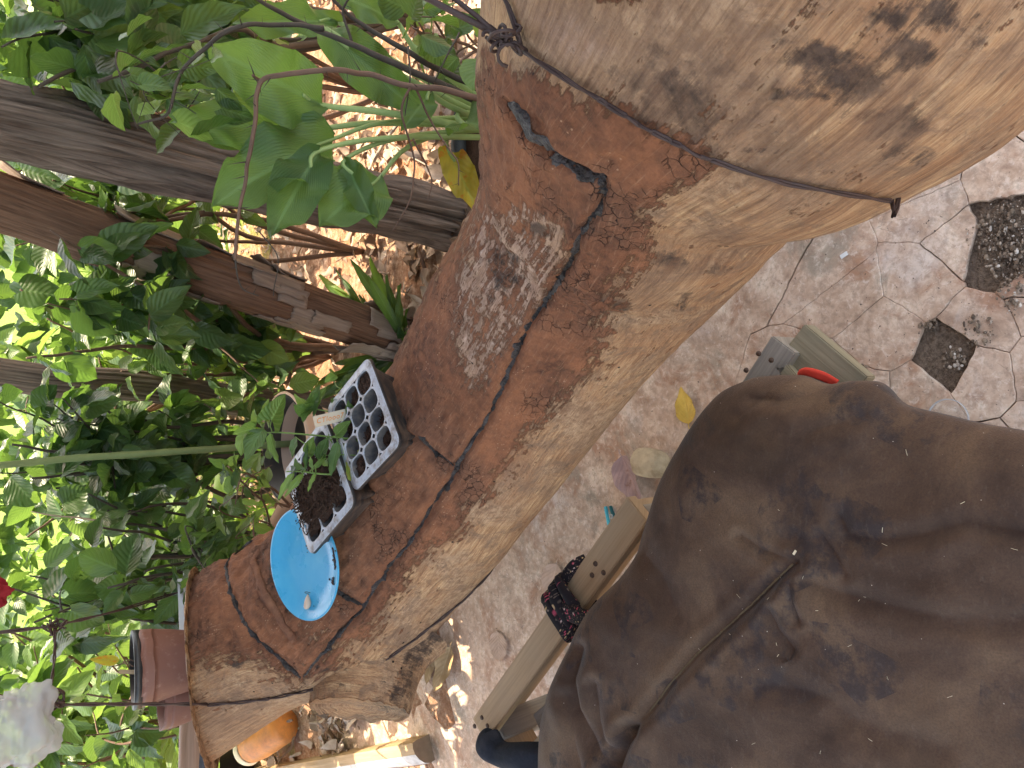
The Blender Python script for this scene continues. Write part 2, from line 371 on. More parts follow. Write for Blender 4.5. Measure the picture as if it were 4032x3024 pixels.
def m_suede():
    n = N('brown_suede'); p = n.pos(); q = n.mapp(p, (1, 1, .5), (0, 0, R(22)))
    a = n.noise(q, 7, 6, .6, .5); b = n.noise(n.mapp(p, (70, 150, 70), (0, 0, .4)), 1, 5, .7); d = n.noise(p, 400, 3, .7)
    c = n.ramp(a, [(.32, (.058, .034, .024)), (.5, (.108, .064, .043)), (.64, (.17, .104, .064))])
    bx = n.vor(q, 13, rnd=.75, out='Color'); bs = n.sep(bx)
    pat = n.math('MULTIPLY', n.ramp(bs[0], [(.66, 0), (.7, 1)]), n.ramp(n.noise(p, 30, 5, .7), [(.45, 0), (.6, 1)]))
    c = n.mix(n.math('MULTIPLY', pat, .85), c, n.mix(b, (.03, .024, .026), (.07, .05, .045)))
    c = n.mix(n.ramp(n.noise(p, 5, 4, .6), [(.55, 0), (.72, .45)]), c, (.14, .085, .05))
    c = n.mix(n.math('MULTIPLY', n.ramp(b, [(.55, 0), (.8, 1)]), .3), c, (.19, .15, .125))
    sp = n.math('MULTIPLY', n.math('LESS_THAN', n.vor(p, 85), .06), n.math('GREATER_THAN', n.sep(n.vor(p, 85, out='Color'))[1], .85))
    c = n.mix(sp, c, (.6, .5, .42))
    c = n.mix(n.ramp(d, [(.35, .35), (.6, 0)]), c, (.035, .022, .018)); wv = n.new('ShaderNodeTexWave'); n.L(n.mapp(p, (1, 1, 1), (0, 0, .5)), wv.inputs[0]); wv.inputs['Scale'].default_value = 160; wv.inputs['Distortion'].default_value = 3
    return n.done(n.pbr(c, .85, n.bump(n.math('ADD', n.math('ADD', n.math('MULTIPLY', d, .9), b), n.math('MULTIPLY', wv.outputs['Fac'], .08)), .5, .002), .15, Sheen_Weight=.12, Sheen_Roughness=.4))
M_suede = m_suede()
def m_floral():
    n = N('floral_cloth'); u = n.uvm(); v = n.vor(u, 120); cc = n.sep(n.vor(u, 120, out='Color'))
    c = n.mix(n.ramp(v, [(.2, 1), (.32, 0)]), (.012, .009, .012), n.ramp(cc[0], [(.3, (.5, .07, .12)), (.5, (.45, .3, .16)), (.75, (.6, .42, .38))], 'CONSTANT'))
    f2 = n.ramp(n.vor(u, 190), [(.2, .7), (.32, 0)]); c = n.mix(n.math('MULTIPLY', f2, .5), c, (.35, .26, .2))
    return n.done(n.pbr(c, .8, n.bump(n.noise(u, 500), .2, .001), .2))
M_floral = m_floral()
def m_plate():
    n = N('blue_plate'); p = n.pos()
    c = n.mix(n.ramp(n.noise(p, 25, 6, .7), [(.45, 0), (.75, .35)]), (.02, .33, .56), (.12, .5, .66))
    return n.done(n.pbr(c, n.ramp(n.noise(p, 20, 5), [(.3, .22), (.7, .4)]), None, .5))
M_plate = m_plate()
def m_pot():
    n = N('terracotta_plastic'); p = n.pos()
    c = n.mix(n.noise(p, 12, 5, .6), (.17, .07, .05), (.245, .105, .075))
    c = n.mix(n.ramp(n.noise(p, 60, 4, .7), [(.55, 0), (.75, .4)]), c, (.45, .3, .24))
    return n.done(n.pbr(c, .55, n.bump(n.noise(p, 18, 3), .4, .006), .4))
M_pot = m_pot()
def m_traytop():
    n = N('tray_top'); p = n.pos()
    c = n.mix(n.ramp(n.noise(p, 60, 6, .72), [(.45, 0), (.64, .9)]), (.36, .385, .43), (.17, .13, .1))
    return n.done(n.pbr(c, .4, n.bump(n.noise(p, 90), .1, .001), .5))
M_traytop = m_traytop()
def m_dustblack():
    n = N('dusty_black_plastic'); p = n.pos()
    c = n.mix(n.ramp(n.noise(n.mapp(p, (1, 1, 2.5)), 35, 6, .7), [(.42, 0), (.66, .9)]), (.018, .018, .02), (.11, .075, .055))
    return n.done(n.pbr(c, .5, n.bump(n.noise(p, 70), .3, .002), .5))
M_dust = m_dustblack()
def m_cup():
    n = N('cell_plastic'); p = n.pos()
    c = n.mix(n.ramp(n.noise(p, 45, 6, .7), [(.4, 0), (.68, .9)]), (.06, .06, .065), (.2, .165, .135))
    return n.done(n.pbr(c, .5, None, .4))
M_cup = m_cup()
def m_film(name, c, al, ro=.25):
    n = N(name); tr = n.new('ShaderNodeBsdfTransparent'); s_ = n.pbr(c, ro, n.bump(n.noise(n.pos(), 30, 4), .5, .01), .6)
    tl = n.new('ShaderNodeBsdfTranslucent'); n.set(tl.inputs[0], c)
    m1 = n.new('ShaderNodeMixShader'); m1.inputs[0].default_value = .4; n.L(s_, m1.inputs[1]); n.L(tl.outputs[0], m1.inputs[2])
    mx = n.new('ShaderNodeMixShader'); mx.inputs[0].default_value = al; n.L(tr.outputs[0], mx.inputs[1]); n.L(m1.outputs[0], mx.inputs[2])
    return n.done(mx.outputs[0])
M_film = m_film('white_film', (.55, .56, .58), .55)
M_clear = m_film('clear_plastic', (.6, .56, .5), .22, .12)
M_paper = m_simple('label_card', (.5, .43, .33), .6, .08, 12)
M_ink = m_simple('orange_ink', (.62, .2, .04), .6, .1, 30)
M_shade_roof = m_simple('grey_shade_sheet', (.3, .28, .27), .6, .2, 4)

# ------------------------------------------------------------------ setting
HOLES = [(2155, 515, 34), (2180, 490, 34), (2065, 775, 14), (2120, 715, 20), (2205, 640, 26), (2195, 570, 28), (2010, 700, 10), (1868, 800, 8)]
def wob2(x, y, a=.006):
    v = Vector((x*9, y*9, .3)); w = Vector((x*75, y*75, 5.3))
    return (x+a*noise.noise(v)+a*.55*noise.noise(w), y+a*noise.noise(v+Vector((9, 3, 1)))+a*.55*noise.noise(w+Vector((3, 7, 1))))
def build_floor():
    seeds = []
    z0 = (-.45, .72, -.32, .88)   # cracked zone
    x = -3.4
    g = .34
    for i in range(22):
        for j in range(19):
            sx, sy = -4+i*g+random.uniform(-.09, .09), -1.6+j*g*.8+random.uniform(-.09, .09)
            if z0[0] < sx < z0[1] and z0[2] < sy < z0[3]: continue
            if sy < 1.93+.85*max(0, min(1, (-.1-sx)/.5)) - .2*max(sx, 0): seeds.append((sx, sy, 0))
    gid = 1
    for _ in range(2600):
        sx, sy = random.uniform(z0[0], z0[1]), random.uniform(z0[2], z0[3])
        q = proj2(np.array([[sx, sy, 0.0]]))[0]
        inb = q[0] > 1950 or (q[0] > 1740 and q[1] > 560 and q[1] < 900)
        inh = any(math.hypot(q[0]-hx, q[1]-hy) < hr*1.25 for hx, hy, hr in HOLES); md = .03 if inh else (.045+.11*max(0, min(1, .5+1.3*noise.noise(Vector((sx*6, sy*6, 4))))) if inb else .2)
        if all((sx-a)**2+(sy-b)**2 > md**2 for a, b, c in seeds):
            sg = gid; gid += 1
            if not inb and random.random() < .85: sg = 0
            elif inb and not inh and gid > 6 and random.random() < .5:
                nb = min((q_ for q_ in seeds if q_[2]), key=lambda q_: (q_[0]-sx)**2+(q_[1]-sy)**2, default=None); sg = nb[2] if nb else sg
            seeds.append((sx, sy, sg))
    allv = {}
    for i, (sx, sy, g0) in enumerate(seeds):
        poly = [(sx-.6, sy-.6), (sx+.6, sy-.6), (sx+.6, sy+.6), (sx-.6, sy+.6)]
        for j, (tx, ty, g1) in enumerate(seeds):
            if i == j or abs(tx-sx) > 1.3 or abs(ty-sy) > 1.3: continue
            nx, ny = tx-sx, ty-sy; l = math.hypot(nx, ny); nx /= l; ny /= l
            gap = 0 if g0 == g1 else random.Random(int((sx+tx)*1e4)+int((sy+ty)*1e4)).choice((.0003, .0005, .001))
            c = (sx+tx)/2*nx+(sy+ty)/2*ny-gap; out = []
            for k in range(len(poly)):
                a, b = poly[k], poly[(k+1) % len(poly)]; da, db = a[0]*nx+a[1]*ny-c, b[0]*nx+b[1]*ny-c
                if da <= 0: out.append(a)
                if (da < 0 < db) or (db < 0 < da): t = da/(da-db); out.append((a[0]+(b[0]-a[0])*t, a[1]+(b[1]-a[1])*t))
            poly = out
            if not poly: break
        if len(poly) < 3: continue
        q = proj2(np.array([[sx, sy, 0.0]]))[0]
        if g0 and any(math.hypot(q[0]-hx, q[1]-hy) < hr for hx, hy, hr in HOLES): continue
        pp = []
        for k in range(len(poly)):
            a, b = poly[k], poly[(k+1) % len(poly)]; l = math.hypot(a[0]-b[0], a[1]-b[1]); m = max(1, int(l/.013))
            pp += [wob2(a[0]+(b[0]-a[0])*t/m, a[1]+(b[1]-a[1])*t/m) for t in range(m)]
        allv.setdefault(g0, []).append(pp)
    root = bpy.data.objects.new('patio_floor', None); col.objects.link(root); root['kind'] = 'structure'
    for gk, polys in allv.items():
        mb = MB(); zt = 0 if gk == 0 else random.uniform(-.0025, .0005); tx, ty = (0, 0) if gk == 0 else (random.uniform(-.012, .012), random.uniform(-.012, .012))
        for pp in polys:
            m = len(pp); cx = sum(p[0] for p in pp)/m; cy = sum(p[1] for p in pp)/m
            hz = lambda x, y: zt+(x-cx)*tx+(y-cy)*ty
            b = 0 if gk == 0 else .0016
            top = [(cx+(x-cx)*(1-b/max(.02, math.hypot(x-cx, y-cy))), cy+(y-cy)*(1-b/max(.02, math.hypot(x-cx, y-cy))), hz(x, y)) for x, y in pp]
            e = [(x, y, hz(x, y)-b) for x, y in pp]; bt = [(x, y, -.045) for x, y in pp]
            v = top+e+bt; f = [tuple(range(m))]
            f += [(k, (k+1) % m, m+(k+1) % m, m+k)[::-1] for k in range(m)] if b else []
            f += [((m if b else 0)+k, (m if b else 0)+(k+1) % m, 2*m+(k+1) % m, 2*m+k)[::-1] for k in range(m)]
            mb.add(v, f)
        mb.build('slab' if gk == 0 else 'slab_fragment', M_floor, root, smooth=False)
build_floor()

def build_ground():
    xs = np.concatenate([np.linspace(-60, -5, 12), np.linspace(-4.8, 4.8, 120), np.linspace(5, 60, 12)])
    ys = np.concatenate([np.linspace(-20, -2, 6), np.linspace(-1.8, 7, 130), np.linspace(7.4, 90, 16)])
    v = []
    for y in ys:
        for x in xs:
            z = -.011 if y < 1.2 else -.032
            if y > 1.5: z += (.03+.03*noise.noise(Vector((x*2, y*2, 0))) + .018*noise.noise(Vector((x*9, y*9, 1))))*min(1, (y-1.5)/.7)
            v.append((x, y, z))
    n = len(xs); f = [(j*n+i, j*n+i+1, (j+1)*n+i+1, (j+1)*n+i) for j in range(len(ys)-1) for i in range(n-1)]
    link('ground', mesh('ground', v, f, M_ground), kind='structure')
build_ground()
def build_shade_roof():  # unseen roof added overhead to keep the sun off log and patio
    root = bpy.data.objects.new('added_shade_roof', None); col.objects.link(root); root['kind'] = 'structure'
    v = []; n = 160
    for i in range(n+1):
        x = -3.2+6.8*i/n; z = .018*math.cos(i*math.pi/2)
        ye = 3.05-.25*x; v += [(x, -.15, 2.88+z), (x, ye, 2.95-.08*(ye+1)+z)]  # slanted eave, shaped to set where the sunlit ground begins
    mb = MB().add(v, [(2*i, 2*i+1, 2*i+3, 2*i+2) for i in range(n)]); o = mb.build('shade_sheet', M_shade_roof, root)
    s = o.modifiers.new('s', 'SOLIDIFY'); s.thickness = .004
    for y in (.0, 1.0, 2.0):
        MB().box(Matrix.Translation((.2, y, 2.95-(y+1)*.08-.07)), 6.6, .07, .09).build('shade_rafter', M_plank_grey, root, False)
build_shade_roof()

# gritty dirt in the holes of the broken floor
mb = MB()
ico = bmesh.new(); bmesh.ops.create_icosphere(ico, subdivisions=1, radius=1); iv = [q.co.copy() for q in ico.verts]; iff = [[q.index for q in fc.verts] for fc in ico.faces]; ico.free()
def pebble(mb, p, s, q=.6):
    a = random.random()*6; sx, sy, sz = s*random.uniform(.7, 1.2), s*random.uniform(.5, 1), s*random.uniform(.4, .8)
    mb.ca = random.random()
    mb.add([(p[0]+(c.x*math.cos(a)-c.y*math.sin(a))*sx*(1+.3*math.sin(c.z*7+a)), p[1]+(c.x*math.sin(a)+c.y*math.cos(a))*sy, p[2]+c.z*sz) for c in iv], iff)
for hx, hy, hr in HOLES:
    for _ in range(int(hr*9)):
        a = random.random()*6.3; d = hr*1.9*math.sqrt(random.random()); p = at2(hx+d*math.cos(a), hy+d*math.sin(a), -.01)
        pebble(mb, (p.x, p.y, -.009+random.uniform(0, .004)+(.009 if random.random() < .4 else 0)), random.choice([.0008, .001, .0012, .0015, .002, .003, .0045]))
n_ = N('grit'); cv = n_.attr('lv'); M_grit = n_.done(n_.pbr(n_.ramp(cv, [(0, (.07, .047, .033)), (.75, (.22, .155, .11)), (.9, (.38, .3, .24)), (1, (.6, .52, .45))]), .9))
mb.build('grit', M_grit, None, False, kind='stuff')

# ------------------------------------------------------------------ the log hive
ST = [((470, 1222), (655, 1520), 1.66), ((583, 1159), (895, 1400), 1.54), ((720, 975), (1060, 1230), 1.42), ((850, 799), (1200, 1061), 1.27), ((970, 553), (1370, 853), 1.13), ((1060, 370), (1508, 706), 1.02), ((1112, 200), (1619, 603), .935), ((1120, 50), (1675, 552), .86), ((1122, -150), (1773, 471), .8), ((1125, -420), (1965, 425), .76), ((1122, -700), (2170, 330), .75), ((1135, -900), (2205, 160), .76)]
cen = []; rad = []
for U, Lw, D in ST:
    a, b = rayf(U[0]*K, U[1]*K), rayf(Lw[0]*K, Lw[1]*K); c = (a+b).normalized()
    cen.append(CAM+c*D); rad.append(D*math.sin(a.angle(b)/2))
ext = cen[0]+(cen[0]-cen[1])*2.2+Vector((-.03, 0, 0)); cen = [ext]+cen; rad = [rad[0]*1.19]+rad
ext = cen[-1]+(cen[-1]-cen[-2])*.6; cen += [ext]; rad += [rad[-1]*.8]
NS, NT = 560, 380
cs = spline(cen, NS); rs = [q.x for q in spline([(r_, 0, 0) for r_ in rad], NS)]
cs = [Vector(c) for c in cs]
CS = np.array([tuple(c) for c in cs]); T = np.gradient(CS, axis=0); T /= np.linalg.norm(T, axis=1)[:, None]
for _ in range(30): T[1:-1] = (T[:-2]+2*T[1:-1]+T[2:])/4
T /= np.linalg.norm(T, axis=1)[:, None]
UPV = np.tile([0, 0, 1.], (NS+1, 1)); B = np.cross(T, UPV); B /= np.linalg.norm(B, axis=1)[:, None]; A = np.cross(B, T)
SL = np.concatenate([[0], np.cumsum(np.linalg.norm(np.diff(CS, axis=0), axis=1))])
TH = np.linspace(0, 2*np.pi, NT+1)   # duplicated seam for uv
RS = np.array(rs)
base = CS[:, None, :]+RS[:, None, None]*(np.cos(TH)[None, :, None]*A[:, None, :]+np.sin(TH)[None, :, None]*B[:, None, :])
NRM = np.cos(TH)[None, :, None]*A[:, None, :]+np.sin(TH)[None, :, None]*B[:, None, :]
V = base.reshape(-1, 3); NR = np.broadcast_to(NRM, base.shape).reshape(-1, 3)
UVs = np.stack(np.broadcast_arrays(SL[:, None], TH[None, :]*.18), -1).reshape(-1, 2)
pp = proj2(V)
def seg_d(p, poly):
    d = np.full(len(p), 1e9)
    for a, b in zip(poly[:-1], poly[1:]):
        a = np.array(a, float); b = np.array(b, float); ab = b-a
        t = np.clip(((p-a)@ab)/(ab@ab), 0, 1); d = np.minimum(d, np.linalg.norm(p-a-t[:, None]*ab, axis=1))
    return d
def sdf(p, poly):
    d = seg_d(p, poly+[poly[0]]); ins = np.zeros(len(p), bool)
    for (x1, y1), (x2, y2) in zip(poly, poly[1:]+poly[:1]):
        cnd = ((y1 > p[:, 1]) != (y2 > p[:, 1])) & (p[:, 0] < (x2-x1)*(p[:, 1]-y1)/((y2-y1) or 1e-9)+x1); ins ^= cnd
    return np.where(ins, d, -d)
nv = np.array([noise.noise_vector(Vector(q)*16) for q in V]); nv2 = np.array([noise.noise(Vector(q)*70) for q in V])
lo = np.array([noise.noise(Vector(q)*5) for q in V])
ps = pp+nv[:, :2]*26+nv2[:, None]*8
facing = ((np.array(CAM)-V)*NR).sum(1) > -.05
MUD = [(1050, 120), (1140, 130), (1200, 165), (1290, 215), (1370, 250), (1430, 310), (1500, 345), (1520, 375), (1465, 420), (1400, 480), (1395, 560), (1345, 610), (1310, 700), (1290, 770), (1215, 850), (1130, 930), (1040, 1040), (1000, 1110), (920, 1200), (850, 1290), (800, 1370), (720, 1430), (640, 1480), (560, 1440), (470, 1410), (400, 1430), (380, 1200), (560, 1120), (700, 900), (850, 760), (1000, 450)]
PALE = [[(1040, 430), (1130, 400), (1225, 460), (1245, 560), (1190, 670), (1120, 740), (1070, 850), (1000, 880), (960, 760), (975, 600)], [(560, 1200), (590, 1190), (650, 1330), (700, 1350), (720, 1370), (660, 1400), (620, 1350), (585, 1280)], [(1125, 20), (1230, 20), (1300, 80), (1340, 110), (1250, 150), (1180, 130)]]
mud = np.clip(.5+sdf(ps, MUD)/85, 0, 1.5)
pal = np.zeros(len(V))
for q in PALE:
    w = np.clip(.5+sdf(ps, q)/80, 0, 1); mud *= 1-.74*w; pal = np.maximum(pal, w)
mud = np.maximum(mud, np.clip(1.3-np.hypot((ps[:, 0]-1340)/75, (ps[:, 1]-(-8))/30), 0, 1))
mud = np.where(facing, mud, .1)
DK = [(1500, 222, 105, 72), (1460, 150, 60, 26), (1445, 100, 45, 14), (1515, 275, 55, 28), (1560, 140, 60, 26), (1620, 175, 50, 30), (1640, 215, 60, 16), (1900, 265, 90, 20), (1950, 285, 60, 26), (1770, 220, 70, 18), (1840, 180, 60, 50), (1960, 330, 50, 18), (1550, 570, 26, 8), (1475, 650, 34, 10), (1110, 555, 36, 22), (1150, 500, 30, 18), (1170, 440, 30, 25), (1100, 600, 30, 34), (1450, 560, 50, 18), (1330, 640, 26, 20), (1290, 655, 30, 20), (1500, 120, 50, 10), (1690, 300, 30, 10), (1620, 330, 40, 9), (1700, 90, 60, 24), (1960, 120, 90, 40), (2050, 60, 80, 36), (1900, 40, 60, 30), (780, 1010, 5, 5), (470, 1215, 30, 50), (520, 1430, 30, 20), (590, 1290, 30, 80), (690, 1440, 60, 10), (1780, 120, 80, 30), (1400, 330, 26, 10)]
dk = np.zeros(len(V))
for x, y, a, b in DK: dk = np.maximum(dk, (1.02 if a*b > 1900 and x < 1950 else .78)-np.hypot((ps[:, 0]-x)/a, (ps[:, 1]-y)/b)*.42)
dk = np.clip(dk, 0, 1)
SEAMS = [([(1106, 218), (1120, 250), (1150, 285), (1180, 312), (1215, 340), (1255, 362), (1280, 380), (1303, 384), (1307, 410), (1298, 448), (1275, 470), (1250, 520), (1236, 560), (1205, 610), (1180, 650), (1150, 690), (1120, 755), (1098, 800), (1085, 840), (1060, 890)], .0062),
         ([(1060, 890), (1035, 930), (1010, 970), (990, 1000), (975, 1035), (935, 1090), (905, 1140), (875, 1185), (840, 1225), (800, 1285), (785, 1312), (750, 1350), (712, 1392), (680, 1430), (655, 1466)], .0058),
         ([(902, 942), (925, 962), (950, 985), (980, 1005)], .006), ([(722, 1272), (750, 1290), (790, 1310)], .005),
         ([(548, 1168), (500, 1195), (488, 1225), (492, 1260), (505, 1300), (525, 1340), (550, 1375), (590, 1410), (625, 1440), (652, 1466)], .0045)]
sdist = np.full(len(V), 1e9)
for q, w in SEAMS: sdist = np.minimum(sdist, seg_d(pp+nv[:, :2]*5, q))
LEDGE = [(560, 1190), (548, 1215), (560, 1260), (590, 1310), (615, 1350), (640, 1390)]
ld = seg_d(pp, LEDGE)
disp = lo*.004 + nv[:, 2]*.0022*(1+mud) + nv2*.0009*(1+2*mud)+(mud*.004)
disp += np.where(facing, -.0075*np.exp(-(sdist/7)**2)+.003*np.exp(-((sdist-20)/10)**2), 0)
disp += np.where(facing, .006*np.exp(-(ld/6)**2), 0)
rid = np.array([noise.turbulence(Vector((q[0]*24, q[1]*24, q[2]*24)), 4, True) for q in V])
disp += np.where(facing, (rid-.5)*.012*np.clip(1.5-np.hypot((pp[:, 0]-1130)/120, (pp[:, 1]-560)/110), 0, 1), 0)
disp += (rid-.5)*(.0045+np.where(pp[:, 0] < 660, .006, 0))*np.clip(mud, 0, 1)
for kx, ky, kr in [(1676, 200, 16), (1300, 645, 18), (1470, 655, 10), (1540, 572, 9)]:
    q = np.hypot(pp[:, 0]-kx, pp[:, 1]-ky)/kr; disp += np.where(facing, .004*np.exp(-(q-1)**2*6)-.003*np.exp(-(q*1.6)**2), 0); dk = np.maximum(dk, np.where(facing, np.where(q < 1.4, .62, 0)*np.exp(-(q-.7)**2*3), 0))
SV = V+NR*disp[:, None]
# oblique cut at the far end
pa, pb = P2(434, 1246, 1.78), P2(470, 1640, 1.86)
mid_ = (pa+pb)/2; dr = (mid_-CAM).normalized(); dr = (dr+Vector((0, 0, -.14))).normalized()
cn = (pb-pa).cross(dr).normalized()
if cn.dot(cs[0]-cs[40]) < 0: cn = -cn
ax0 = (cs[0]-cs[60]).normalized(); cnn = np.array(cn); axn = np.array(ax0)
rough = np.array([noise.noise(Vector(q)*40)*.003 for q in SV[:NT*200]]); rough = np.pad(rough, (0, len(SV)-len(rough)))
dd = (SV-np.array(mid_))@cnn+rough; k_ = np.clip(dd, 0, None)/(axn@cnn)
lim = np.arange(len(SV)) < 230*(NT+1)
SV = SV-np.where(lim, k_, 0)[:, None]*axn
W = NT+1
fs = [(i*W+k, i*W+k+1, (i+1)*W+k+1, (i+1)*W+k) for i in range(NS) for k in range(NT)]
nvv = len(SV); c0 = SV[:NT].mean(0); c1 = SV[NS*W:NS*W+NT].mean(0)
SV2 = np.vstack([SV, c0, c1]); fs += [(nvv, k+1, k) for k in range(NT)]+[(nvv+1, NS*W+k, NS*W+k+1) for k in range(NT)]
UV2 = np.vstack([UVs, [[0, 0]], [[2, 0]]])
mask = np.stack([mud, dk, pal], 1); mask = np.vstack([mask, [[0, .3, 0]], [[0, .3, 0]]])
log = thing('log_hive', 'thick hollow log beehive hanging by wires, its lids sealed with red clay and black resin', 'log beehive', cs[NS//2])
me = mesh('trunk', SV2, fs, M_trunk, True, UV2, {'mask': mask})
link('trunk', me, log)
BV = BVHTree.FromPolygons([Vector(q) for q in SV2[::1]], fs)
def hit2(x, y, off=0.0):
    d = rayf(x*K, y*K); h, nn, i, dd_ = BV.ray_cast(CAM, d)
    if h is None:
        return None, None
    if nn.dot(d) > 0: nn = -nn
    return h+nn*off, nn
def on_log(pts, step=6, off=0.0):
    out = []
    for a, b in zip(pts[:-1], pts[1:]):
        l = math.hypot(b[0]-a[0], b[1]-a[1]); m = max(1, int(l/step))
        for t in range(m):
            h, nn = hit2(a[0]+(b[0]-a[0])*t/m, a[1]+(b[1]-a[1])*t/m, off)
            if h is not None: out.append(h)
    return out
for si, (q, w) in enumerate(SEAMS):
    pts = on_log(q, 4, .0)
    pts = [p+noise.noise_vector(p*60)*.0035 for p in pts]
    rr = [max(.0012, w*(1.35 if si in (0, 2) else 1.15)*(1+.9*noise.noise(p*38+Vector((si*3, 0, 0)))+.5*noise.noise(p*120))) for p in pts]; rr = [min(max(q_, .8*w), 1.15*w) for q_ in rr]
    if si == 1: rr = [r_*(.55+.9*max(0, noise.noise(p*17+Vector((4, 4, 4)))+.35)) for r_, p in zip(rr, pts)]
    v = []; m = len(pts); A8 = 12; ds = []
    for i, p in enumerate(pts):
        t = (pts[min(i+5, m-1)]-pts[max(i-5, 0)]).normalized(); nn = BV.find_nearest(p)[1]; nn = -nn if nn.dot(p-CAM) > 0 else nn; sd = t.cross(nn).normalized()
        e0 = .7+.7*abs(noise.noise(p*55+Vector((si, 9, 0)))); e1 = .7+.7*abs(noise.noise(p*60+Vector((si, 0, 9)))); en = min(1, i/3, (m-1-i)/3)
        for k in range(A8+1):
            u = k/A8*2-1; w_ = rr[i]*1.15*(e0 if u < 0 else e1)*(.15+.85*en); hgt = (1-abs(u)**3)*.0032-.0010+.0016*noise.noise(p*130+Vector((u*1.5, si, 0)))
            v.append(p+sd*u*w_+nn*hgt)
    W8 = A8+1; MB().add(v, [(i*W8+k, i*W8+k+1, (i+1)*W8+k+1, (i+1)*W8+k) for i in range(m-1) for k in range(A8)]).build('resin_seam', M_resin, log)
# clay ledge roll round the far lid
pts = [p+noise.noise_vector(p*50)*.003 for p in on_log(LEDGE, 4, .001)]
MB().tube(pts, [.006*(1+.4*noise.noise(p*50)) for p in pts], 9, flat=.7, wob=.4).build('clay_ridge', M_clay, log)
# branch stub under the far half
s0 = P2(800, 1385, 1.53); s1 = P2(775, 1535, 1.50)
def stub():
    n, m = 40, 72; v = []; uv = []
    ax = (s1-s0).normalized(); a = ax.orthogonal().normalized(); a = (Vector((0, 0, 1))-ax*ax.z).normalized(); b = ax.cross(a); L = (s1-s0).length
    for i in range(n+1):
        t = i/n
        for k in range(m):
            th = 2*math.pi*k/m; r_ = .088+.05*(1-t)**3*1.2+.006*math.sin(t*3)
            tt = t+ (.05*noise.noise(Vector((math.cos(th)*4, math.sin(th)*4, 2)))+.035*noise.noise(Vector((k*.9, 3, 1)))) * max(0, (t-.6)/.4)
            p = s0+ax*(L*tt)+(a*math.cos(th)+b*math.sin(th)*1.0)*r_
            p += (p-(s0+ax*(L*tt))).normalized()*(noise.noise(p*14)*.006+noise.noise(p*60)*.0018)
            v.append(p); uv.append((th*.09, L*t*1.0))
    e = s0+ax*(L*.93); 
    f = [(i*m+k, i*m+(k+1) % m, (i+1)*m+(k+1) % m, (i+1)*m+k) for i in range(n) for k in range(m)]
    v.append(e); uv.append((0, 0)); f += [(len(v)-1, n*m+(k+1) % m, n*m+k) for k in range(m)]
    mk = [(0, .12+(.35 if abs(((i % m)/m*2*math.pi)-4.2) < .3 else 0), 0) for i in range(len(v))]
    link('branch_stub', mesh('branch_stub', v, f, M_trunk, True, uv, {'mask': mk}), log)
stub()

# ------------------------------------------------------------------ hanging wires
def loop_px(path, off=.003, close=True):      # wire loop: the front lies on the bark, the rest closes round the back of the log
    fr_ = on_log(path, 10, off); m_ = fr_[len(fr_)//2]; j = min(range(NS+1), key=lambda i: (cs[i]-m_).length); C0 = cs[j]
    e1 = (fr_[-1]-C0).normalized(); nn = (fr_[-1]-C0).cross(fr_[0]-C0).normalized(); nn = (nn if (m_-C0).length else nn)
    e2 = (m_-C0); e2 = -(e2-e1*e2.dot(e1)).normalized()
    th0 = math.atan2((fr_[0]-C0).normalized().dot(e2), (fr_[0]-C0).normalized().dot(e1)) % (2*math.pi)
    out = list(fr_)
    for k in range(11 if close else 1, 40 if close else 17):
        th = th0*k/40; q = e1*math.cos(th)+e2*math.sin(th); h, n2, i, dist = BV.ray_cast(C0+q*.9, -q)
        if h and dist < .86: out.append(h+q*off)
    if close: out.append(fr_[0])
    return out
def twist(mb, pts, r_, sep, n=6, ph=0):
    pts = spline(pts, max(8, len(pts)*3))
    for s_ in (0, math.pi):
        q = []; L = 0
        for i, p in enumerate(pts):
            if i: L += (p-pts[i-1]).length
            t = (pts[min(i+1, len(pts)-1)]-pts[max(0, i-1)]).normalized(); a = t.orthogonal().normalized(); b = t.cross(a); w = L*60+s_+ph
            q.append(p+(a*math.cos(w)+b*math.sin(w))*sep)
        mb.tube(q, r_, n)
def tangle(mb, c, size, r_, n, seed):
    rr = random.Random(seed)
    for k in range(n):
        a = Vector((rr.gauss(0, 1), rr.gauss(0, 1), rr.gauss(0, 1))).normalized(); b = a.orthogonal().normalized(); d = a.cross(b)
        s1_, s2 = size*rr.uniform(.35, .9), size*rr.uniform(.3, .8); o = Vector((rr.gauss(0, .3), rr.gauss(0, .3), rr.gauss(0, .4)))*size
        mb.tube([c+o+b*math.cos(t*.55)*s1_+d*math.sin(t*.55)*s2+a*t*size*.03 for t in range(rr.randint(8, 13))], r_, 6)
w1 = thing('hanging_wire', 'dark twisted wire round the thick near end of the log, knotted above the red clay', 'wire', P2(1130, 100, 1.0), 'wires the log hangs from')
ka = hit2(1136, 108)[0]; kb = hit2(1510, 332)[0]; kc = hit2(1925, 428)[0]
lp = loop_px([(1136, 108), (1200, 150), (1290, 205), (1380, 262), (1425, 285), (1510, 330), (1560, 347), (1620, 368), (1700, 390), (1800, 408), (1900, 424), (1948, 430)])
mb = MB(); twist(mb, lp, .0012, .001); mb.build('loop', M_wire, w1)
kn = P2(1075, 75, (ka-CAM).length*1.0)
mb = MB(); twist(mb, [ka, P2(1105, 92, (ka-CAM).length-.01), kn], .0015, .002); tangle(mb, kn, .012, .0014, 6, 3); tangle(mb, P2(1105, 95, (ka-CAM).length-.01), .010, .0014, 5, 5); mb.build('knot', M_wire, w1)
ztop = 2.62
tp = lambda p, x, y: P2(x, y, (p-CAM).length*1.02)
mb = MB(); e1_ = P2(930, 0, (kn-CAM).length*1.03); mb.tube([kn, e1_, e1_+(e1_-kn)*5], .0024, 8)
